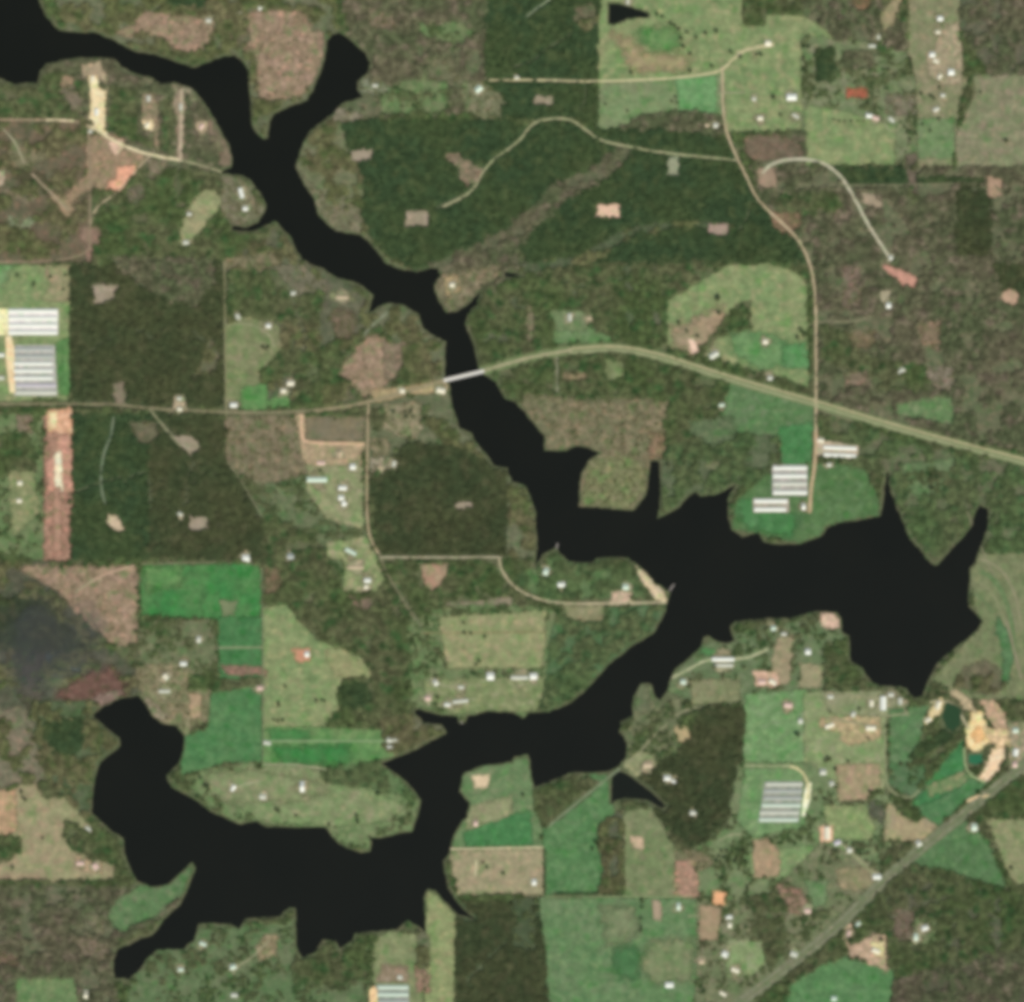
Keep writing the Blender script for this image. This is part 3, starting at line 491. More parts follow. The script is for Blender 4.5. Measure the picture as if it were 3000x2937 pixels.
P('cream', T(2250,1500,(1160,1580),(1190,1500),(1240,1410),(1300,1370),(1310,1420),(1280,1500),(1220,1570)), 'quarry_ground', None, 2, ((214,192,142),(180,164,118),(232,212,164)))
P('lot', T(2250,1500,(1780,1560),(2100,1560),(2100,1960),(1780,1960)), 'grounds', None, 3, ((150,140,112),(124,126,90),(186,164,134)))
P('lot', T(2250,1500,(1600,1600),(1780,1620),(1800,1740),(1700,1760),(1640,1700)), 'quarry_ground', None, 2, ((214,184,140),(196,168,124),(230,200,158)))
P('lot', T(2250,1500,(1290,1330),(1420,1330),(1520,1420),(1560,1490),(1480,1490),(1400,1390)), 'quarry_ground', None, 2, ((176,160,124),(164,150,114),(190,172,136)))
P('olive', D((1870,1555),(2040,1555),(2040,1690),(1925,1680)), 'field', None, 2, ((134,138,98),(142,138,102),(120,134,88)))
P('pastg', D((1735,1605),(1830,1550),(1880,1600),(1915,1690),(1800,1660),(1690,1680)), 'pasture', None, 2, ((88,118,76),(82,112,70),(96,120,82)))
P('woods', D((1660,1690),(1720,1640),(1800,1655),(1915,1690),(2040,1680),(2040,1990),(1560,1990),(1640,1800),(1590,1760)), 'woodland', 'large grey green wood filling the bottom right corner', 2, ((88,92,70),(96,94,74),(80,92,64)))
P('hard', D((1760,1840),(2040,1780),(2040,1990),(1640,1990),(1640,1880)), 'woodland', 'brown dark wood at the very bottom right corner', 4, ((84,84,64),(90,86,68),(78,84,60)))
# -- bottom
P('mead', D((1300,1700),(1440,1720),(1560,1600),(1680,1650),(1560,1780),(1440,1904),(1320,1990),(1300,1904)), 'grounds', None, 2, ((114,118,86),(102,114,78),(128,122,96)))
P('woods', T(2250,2187,(-60,1100),(90,1080),(130,1400),(60,1600),(-60,1640)), 'woodland', 'small dark wood beside the diagonal highway', 3)
P('pastg', D((1565,1830),(1600,1818),(1700,1840),(1680,1990),(1480,1990),(1500,1870)), 'pasture', None, 2, ((88,126,78),(96,128,84),(80,118,72)))
P('dirt', T(2250,2187,(560,1330),(650,1310),(600,1480),(640,1480),(780,1400),(880,1400),(890,1680),(760,1620),(620,1560),(560,1460)), 'dirt_ground', None, 3, ((184,156,128),(168,146,116),(200,172,144)))
P('cream', T(2250,2187,(760,1460),(860,1450),(865,1570),(800,1560)), 'dirt_ground', None, 2, ((220,206,150),(206,190,136),(230,214,170)))
P('mead', T(2250,2187,(1080,1280),(1260,1300),(1250,1460),(1100,1500)), 'glade', None, 3)
P('pastg', D((1025,1490),(1150,1470),(1172,1560),(1150,1620),(1165,1700),(1035,1700)), 'pasture', None, 2, ((90,124,78),(80,118,72),(104,130,88)))
P('hardo', T(1500,2187,(640,580),(740,520),(830,460),(830,1100),(640,1110),(690,900),(640,760)), 'woodland', 'dark strip of trees between two green pastures', 2, ((92,96,74),(84,92,66),(100,98,80)))
P('olive', D((1185,1540),(1240,1535),(1270,1590),(1290,1620),(1285,1705),(1185,1705)), 'pasture', None, 1.5, ((120,128,90),(112,126,84),(136,132,100)))
P('pinkcut', T(1500,2187,(1220,850),(1370,820),(1390,1120),(1290,1140),(1210,1100)), 'clearing', None, 1.5, ((164,132,108),(156,128,104),(176,138,116)))
P('scrub', T(1500,2187,(1200,780),(1330,760),(1480,820),(1500,900),(1390,920),(1370,840),(1230,850)), 'clearing', None, 2)
P('pastg', D((1022,1706),(1322,1706),(1322,1870),(1300,1990),(1045,1990)), 'pasture', None, 1.5, ((98,126,82),(110,128,90),(86,120,76)))
P('olive', T(1500,2187,(660,1200),(900,1180),(940,1380),(800,1480),(700,1480)), 'pasture', None, 6, ((118,128,92),(112,126,88),(124,128,94)))
P('bright', T(1500,2187,(760,1520),(900,1480),(960,1560),(940,1720),(820,1720),(740,1640)), 'pasture', None, 6, ((78,116,72),(72,112,68),(86,120,78)))
P('olive', T(1500,2187,(1040,1440),(1350,1440),(1350,1740),(1040,1760),(960,1600)), 'pasture', None, 5, ((122,130,92),(112,128,86),(130,132,98)))
P('plant', D((866,1712),(1020,1712),(1035,1800),(1045,1990),(866,1990)), 'woodland', 'dark green plantation at the bottom centre', 1.5, ((72,88,60),(68,84,56),(84,92,68)))
P('olive', D((812,1690),(866,1722),(866,1990),(805,1990),(808,1780)), 'field', None, 1.5, ((140,146,100),(130,142,94),(150,144,104)))
P('pastg', D((860,1470),(880,1450),(1010,1440),(1030,1500),(1028,1612),(860,1612)), 'pasture', None, 2, ((106,128,86),(98,122,80),(128,134,98)))
P('olive', T(750,2187,(1560,460),(1904,360),(1904,520),(1760,620),(1560,620)), 'pasture', None, 3, ((142,142,104),(132,138,98),(152,142,112)))
P('bright', T(750,2187,(1540,640),(1900,510),(2040,480),(2060,740),(1560,745)), 'field', None, 2, ((76,124,74),(68,116,68),(86,126,80)))
P('tan', D((850,1616),(1032,1612),(1032,1700),(868,1700)), 'field', None, 2, ((156,144,112),(146,142,106),(166,148,118)))
P('woods', T(1500,2187,(160,300),(400,240),(640,240),(640,320),(330,560),(230,600),(170,450)), 'woodland', 'green wood beside the earth causeway', 2)
P('tan', T(0,2187,(-220,320),(110,325),(170,230),(250,240),(330,385),(540,380),(600,520),(690,600),(680,650),(560,580),(480,540),(480,690),(540,780),(680,840),(850,880),(850,1000),(-220,1000)), 'field', None, 2)
P('dirt', T(0,2187,(-220,330),(110,330),(130,620),(60,660),(-220,640)), 'field', None, 3, ((178,148,114),(170,142,108),(186,156,122)))
P('woods', T(0,2187,(-220,660),(160,670),(160,780),(40,860),(-220,880)), 'woodland', 'small wood on the left edge of the tan field', 2)
P('dirt', T(0,2187,(550,830),(760,850),(760,940),(620,920)), 'dirt_ground', None, 2, ((190,160,128),(176,150,116),(206,174,144)))
P('hardo', D((60,1335),(180,1330),(225,1400),(175,1480),(168,1560),(110,1500),(95,1480),(60,1400)), 'woodland', 'green wood on the west shore of the lower left bay', 1.5, ((86,98,70),(78,94,60),(98,104,78)))
P('pine', T(0,2187,(360,-180),(600,-200),(640,-60),(560,60),(400,40),(330,-80)), 'woodland', 'dark green core of the wood on the west shore', 4)
P('brush', D((-90,1290),(10,1352),(40,1338),(64,1372),(62,1400),(100,1480),(0,1500),(-90,1510)), 'woodland', 'pinkish grey brush at the left edge above the tan field', 2, ((120,112,90),(112,110,86),(134,118,98)))
P('hard', D((-90,1682),(335,1685),(345,1720),(225,1790),(218,1870),(240,1990),(-90,1990)), 'woodland', 'brown woods in the bottom left corner', 2, ((102,102,78),(96,102,74),(116,106,86)))
P('pastg', D((225,1705),(330,1650),(365,1650),(345,1700),(290,1745),(225,1772),(200,1740)), 'pasture', None, 3, ((96,120,80),(88,118,74),(112,120,88)))
P('mead', D((240,1880),(290,1810),(370,1765),(500,1755),(555,1745),(560,1810),(700,1795),(708,1990),(240,1990)), 'grounds', None, 2, ((94,114,76),(106,114,82),(84,110,68)))
P('pastg', T(0,2187,(120,1720),(560,1720),(590,2000),(110,2000)), 'pasture', None, 2, ((112,130,86),(96,124,78),(124,132,94)))
P('woods', D((560,1815),(640,1790),(690,1790),(705,1850),(640,1870),(560,1860)), 'woodland', 'green wood west of the bottom sheds', 2)
P('past', D((708,1790),(740,1768),(800,1775),(805,1990),(708,1990)), 'pasture', None, 2, ((124,132,92),(134,138,98),(110,126,82)))
P('lot', T(0,0,(240,1290),(330,1380),(420,1450),(500,1480),(560,1560),(500,1640),(430,1540),(340,1440),(240,1330)), 'dirt_ground', None, 2, ((156,134,104),(146,128,98),(166,144,114)))
P('lot', T(0,0,(-100,1270),(40,1270),(40,1340),(-10,1420),(-100,1420)), 'dirt_ground', None, 2, ((176,158,132),(166,148,122),(186,168,142)))
P('scrub', T(0,0,(60,1600),(150,1660),(240,1600),(280,1640),(200,1700),(80,1690)), 'glade', None, 2, ((126,132,100),(120,126,96),(136,136,106)))
P('scrub', T(0,0,(20,1400),(160,1440),(260,1480),(200,1520),(40,1460)), 'clearing', None, 3, ((122,112,90),(116,108,84),(134,122,98)))
P('brush', T(0,0,(120,1260),(330,1300),(400,1400),(380,1450),(240,1400),(120,1320)), 'glade', None, 3, ((84,80,58),(78,78,54),(94,86,64)))
P('scrub', T(0,0,(1100,1170),(1240,1180),(1260,1260),(1120,1330),(1100,1270)), 'clearing', None, 2, ((128,116,94),(118,110,86),(142,128,106)))
P('scrub', T(0,0,(940,1400),(1060,1350),(1080,1480),(960,1520)), 'clearing', None, 3, ((110,104,84),(104,100,78),(120,112,92)))
P('scrub', T(0,0,(440,640),(540,640),(620,740),(640,860),(560,840),(480,760)), 'clearing', None, 3, ((126,114,94),(112,106,84),(138,124,104)))
P('scrub', T(0,0,(1300,640),(1420,660),(1480,760),(1420,780),(1390,720)), 'clearing', None, 3, ((130,126,98),(120,120,90),(142,134,108)))
P('scrub', T(750,0,(300,1240),(370,1330),(470,1420),(560,1500),(640,1560),(700,1500),(760,1550),(800,1640),(780,1740),(580,1700),(470,1580),(400,1440),(320,1320)), 'clearing', None, 3, ((118,114,88),(110,110,82),(134,122,100)))
P('scrub', T(750,0,(590,810),(700,830),(790,860),(780,900),(640,910),(560,900)), 'clearing', None, 3, ((132,124,102),(122,118,92),(144,134,112)))
P('scrub', T(750,0,(1540,600),(1720,610),(1840,720),(1840,880),(1700,900),(1560,840),(1520,700)), 'clearing', None, 3, ((118,118,88),(108,114,82),(132,124,98)))
P('scrub', T(750,0,(780,600),(930,600),(1000,660),(900,700),(780,680)), 'glade', None, 3, ((124,128,102),(112,118,90),(134,136,110)))
P('scrub', T(750,0,(820,60),(960,80),(1080,160),(1000,240),(840,200)), 'glade', None, 3, ((120,108,86),(112,104,80),(130,118,94)))
P('scrub', T(750,0,(1260,420),(1500,440),(1490,600),(1280,600)), 'glade', None, 3, ((110,108,80),(104,106,78),(118,114,86)))
P('scrub', T(750,750,(130,80),(340,60),(520,180),(560,260),(300,300),(220,200)), 'glade', None, 3, ((112,108,86),(104,104,80),(124,116,94)))
P('scrub', T(750,750,(560,280),(700,280),(740,330),(640,350),(570,330)), 'glade', None, 3, ((130,132,94),(122,126,88),(138,138,102)))
P('scrub', T(750,750,(580,380),(700,400),(760,480),(700,600),(600,640),(560,500)), 'glade', None, 3, ((110,98,78),(104,96,74),(122,106,86)))
P('olive', T(1500,750,(270,400),(480,400),(600,440),(560,560),(320,560)), 'grounds', None, 3, ((112,128,88),(104,120,80),(124,136,100)))
P('scrub', T(1500,750,(100,370),(170,370),(170,640),(110,640)), 'clearing', None, 2, ((124,116,90),(116,110,84),(134,124,98)))
P('scrub', T(1500,750,(370,870),(560,870),(550,935),(370,930)), 'clearing', None, 2, ((140,124,94),(130,118,88),(150,132,102)))
P('olive', T(1500,750,(690,760),(820,790),(840,900),(720,950),(690,860)), 'glade', None, 3, ((118,128,86),(110,120,78),(128,134,96)))
P('scrub', T(1500,750,(1010,1300),(1140,1340),(1140,1480),(1030,1510)), 'clearing', None, 3, ((138,116,90),(128,110,84),(148,124,98)))
P('pastg', T(1500,750,(1300,1220),(1640,1200),(1660,1380),(1500,1420),(1320,1340)), 'glade', None, 4, ((100,114,80),(92,108,74),(108,118,86)))
P('scrub', T(1500,750,(1430,1540),(1560,1520),(1550,1590),(1430,1590)), 'glade', None, 3, ((124,126,92),(116,118,86),(132,134,100)))
P('scrub', T(2250,750,(540,60),(680,80),(700,380),(560,400)), 'clearing', None, 3, ((120,104,88),(112,100,80),(130,114,96)))
P('scrub', T(2250,750,(1110,480),(1290,480),(1290,700),(1120,650)), 'clearing', None, 3, ((132,112,90),(122,108,84),(140,120,98)))
P('scrub', T(2250,750,(560,560),(800,560),(810,680),(640,700)), 'clearing', None, 3, ((118,106,80),(110,102,74),(130,116,92)))
P('scrub', T(2250,750,(560,860),(760,860),(740,980),(580,980)), 'clearing', None, 3, ((128,112,92),(120,108,86),(138,122,100)))
P('scrub', T(2250,750,(1160,820),(1380,830),(1390,1010),(1280,1000),(1180,920)), 'clearing', None, 3, ((124,114,96),(114,108,86),(138,126,106)))
P('scrub', T(2250,0,(480,1560),(620,1560),(600,1660),(490,1650)), 'clearing', None, 3, ((128,112,94),(118,106,86),(138,122,104)))
P('scrub', T(2250,0,(20,1580),(240,1580),(260,1660),(160,1760),(40,1700)), 'clearing', None, 3, ((130,108,84),(120,102,78),(140,118,92)))
P('woods', T(2250,0,(1030,1140),(1110,1140),(1110,1500),(1030,1500)), 'woodland', 'narrow brown grove between the upper right pastures', 2, ((104,94,78),(98,90,72),(110,100,84)))
P('olive', T(2250,0,(830,120),(1000,-100),(1040,-100),(960,130),(900,240),(860,230)), 'clearing', None, 3, ((150,138,104),(140,134,98),(160,144,112)))
P('scrub', T(2250,0,(600,-60),(760,-60),(760,60),(640,80)), 'clearing', None, 3, ((122,100,74),(112,98,70),(132,110,84)))
P('pastg', T(0,750,(-60,60),(90,70),(60,180),(-60,300)), 'pasture', None, 4, ((118,146,98),(108,140,90),(128,148,104)))
P('scrub', T(0,750,(120,1180),(240,1190),(240,1320),(140,1300)), 'clearing', None, 3, ((134,118,96),(124,112,90),(144,130,106)))
P('scrub', T(750,1500,(60,400),(180,420),(190,560),(80,640)), 'clearing', None, 3, ((118,100,78),(108,96,72),(128,110,86)))
P('brush', T(750,1500,(660,600),(900,640),(860,740),(700,720)), 'glade', None, 3, ((118,100,84),(108,96,78),(128,112,92)))
P('lot', T(0,1500,(1640,1140),(1904,1150),(2000,1180),(1990,1220),(1700,1210)), 'clearing', None, 2, ((136,110,92),(126,106,86),(146,118,98)))
P('woods', T(0,1500,(1400,1240),(1600,1180),(1640,1300),(1400,1310)), 'woodland', 'small dark wood above the lower bright field')
P('tan', T(0,1500,(1400,1350),(1500,1360),(1490,1530),(1420,1530)), 'clearing', None, 2, ((170,146,114),(160,140,108),(178,154,122)))
P('scrub', T(0,1500,(1060,1340),(1180,1440),(1260,1530),(1180,1550),(1100,1450)), 'clearing', None, 2, ((148,134,110),(138,126,102),(158,144,120)))
P('scrub', T(0,2187,(-60,1480),(160,1560),(140,1640),(-60,1620)), 'clearing', None, 3, ((110,92,74),(104,90,72),(122,104,84)))
P('scrub', T(0,2187,(540,1420),(700,1430),(820,1500),(800,1600),(600,1560)), 'clearing', None, 3, ((122,108,90),(112,104,82),(132,118,98)))
P('scrub', T(0,2187,(640,1240),(760,1260),(780,1400),(700,1380)), 'clearing', None, 3, ((124,118,92),(114,110,84),(134,126,100)))
P('scrub', T(750,2187,(60,1400),(160,1400),(150,1560),(20,1600),(0,1500)), 'clearing', None, 2, ((142,128,98),(132,122,90),(152,138,108)))
P('tan', T(750,2187,(940,1620),(1130,1640),(1130,1760),(900,1750)), 'clearing', None, 2, ((144,126,102),(132,118,92),(160,144,122)))
P('scrub', T(750,2187,(1180,1640),(1300,1700),(1290,1830),(1210,1830)), 'clearing', None, 2, ((148,122,100),(138,116,94),(158,130,108)))
P('hardo', T(750,2187,(1200,1380),(1290,1400),(1290,1640),(1200,1640)), 'woodland', 'short tree strip beside the long olive field')
P('plant', T(1500,2187,(0,1130),(170,1130),(190,1500),(0,1500)), 'glade', None, 3, ((78,88,62),(72,84,58),(88,94,68)))
P('scrub', T(2250,2187,(60,1020),(240,1060),(320,1180),(280,1260),(100,1230)), 'clearing', None, 3, ((136,112,92),(124,106,86),(146,122,100)))
P('pastg', T(2250,2187,(270,1000),(440,1000),(420,1180),(340,1200)), 'pasture', None, 3, ((110,132,90),(102,126,84),(120,136,96)))
P('tan', T(2250,2187,(500,900),(780,900),(880,1010),(640,1080),(540,1050)), 'clearing', None, 3, ((140,130,98),(130,128,92),(150,138,106)))
P('scrub', T(2250,2187,(920,1200),(1100,1220),(1060,1440),(940,1440)), 'clearing', None, 3, ((110,96,80),(104,94,76),(118,104,86)))
P('scrub', T(2250,2187,(740,400),(860,420),(860,600),(760,520)), 'glade', None, 3, ((90,92,74),(84,88,68),(98,98,80)))
P('olive', T(1500,2187,(1600,1440),(1860,1450),(1880,1620),(1800,1700),(1600,1720)), 'paddock', None, 2, ((132,146,100),(124,142,94),(144,150,112)))
P('woods', T(1500,2187,(1780,1130),(1904,1100),(2040,1150),(2050,1260),(1904,1300),(1800,1260)), 'woodland', 'round dark grove east of the orange pad')
P('tan', T(1500,1500,(380,690),(700,700),(690,800),(540,820),(400,790)), 'clearing', None, 3, ((136,132,98),(124,126,88),(148,142,108)))
P('pastg', T(1500,1500,(1400,1020),(1590,1020),(1590,1060),(1400,1060)), 'pasture', None, 3, ((84,128,76),(78,122,72),(90,132,82)))
P('olive', T(1500,1500,(1330,1250),(1700,1240),(1690,1420),(1340,1440)), 'grounds', None, 3, ((128,130,94),(118,124,86),(140,134,102)))
P('olive', T(1500,1500,(920,1290),(1020,1290),(1030,1480),(920,1490)), 'glade', None, 2, ((106,112,82),(98,106,76),(118,118,90)))
# -- well pads and small bare places
for r, c in ((R(1028,437,1093,473), None), (R(1187,618,1258,664), None), (R(1563,280,1622,307), None), (R(1953,461,1992,516), ((150,152,122),)*3),
             (R(1748,599,1821,638), ((226,188,158),)*3), (R(2077,656,2134,689), ((166,144,126),)*3), (T(0,750,(690,200),(880,215),(840,340),(700,360)), None),
             (T(0,1500,(790,20),(880,20),(930,130),(850,150),(790,80)), ((200,178,146),)*3), (T(0,1500,(1400,30),(1540,30),(1560,140),(1410,150)), None),
             (T(0,750,(830,950),(920,940),(940,1100),(860,1100)), ((134,122,100),)*3), (T(0,750,(1290,1340),(1430,1330),(1500,1440),(1410,1490)), None),
             (T(750,750,(1480,1830),(1620,1830),(1620,1880),(1480,1880)), None), (R(508,1160,545,1212), ((196,176,144),)*3),
             (T(2250,750,(850,70),(960,90),(1110,160),(1100,240),(1010,230),(920,150)), ((196,146,124),)*3), (T(2250,750,(1720,290),(1800,240),(1870,290),(1860,370),(1760,360)), ((184,154,126),)*3),
             (T(2250,0,(690,1430),(790,1450),(860,1530),(800,1560),(700,1500)), ((160,144,118),)*3), (T(2250,750,(820,260),(910,260),(930,390),(860,400)), ((168,158,128),)*3),
             (T(2250,0,(1620,1310),(1740,1330),(1740,1460),(1640,1480)), ((168,140,114),)*3), (T(2250,0,(-90,1250),(60,1250),(60,1400),(-60,1410)), ((156,134,110),)*3),
             (T(1500,750,(1300,620),(1350,620),(1400,720),(1340,730)), ((236,200,172),)*3), (T(1500,1500,(1200,1600),(1310,1600),(1330,1700),(1240,1720)), ((178,160,118),)*3),
             (T(750,2187,(1610,220),(1740,210),(1730,300),(1630,320)), ((214,190,152),)*3), (T(1500,2187,(880,670),(980,680),(970,770),(900,760)), ((196,170,138),)*3),
             (T(1500,2187,(1500,1080),(1590,1080),(1590,1180),(1500,1180)), ((240,176,128),)*3), (T(1500,2187,(1040,1150),(1110,1160),(1110,1300),(1050,1290)), ((168,148,122),)*3),
             (T(2250,2187,(385,590),(480,590),(480,710),(395,710)), ((232,186,150),)*3), (T(750,1500,(270,1020),(410,1020),(400,1110),(310,1120)), ((196,144,112),)*3),
             (T(0,1500,(1630,660),(1760,670),(1740,770),(1660,770)), ((120,128,92),)*3), (T(750,750,(1400,160),(1500,150),(1520,260),(1420,290)), ((176,154,114),)*3),
             (T(1500,2187,(1395,1190),(1560,1190),(1530,1440),(1395,1440)), ((160,138,108),(152,136,104),(168,146,116)))):
    if c and len(c) == 3: P('pad', r, 'bare_pad', None, 1, c)
    else: P('pad', r, 'bare_pad', None, 1)
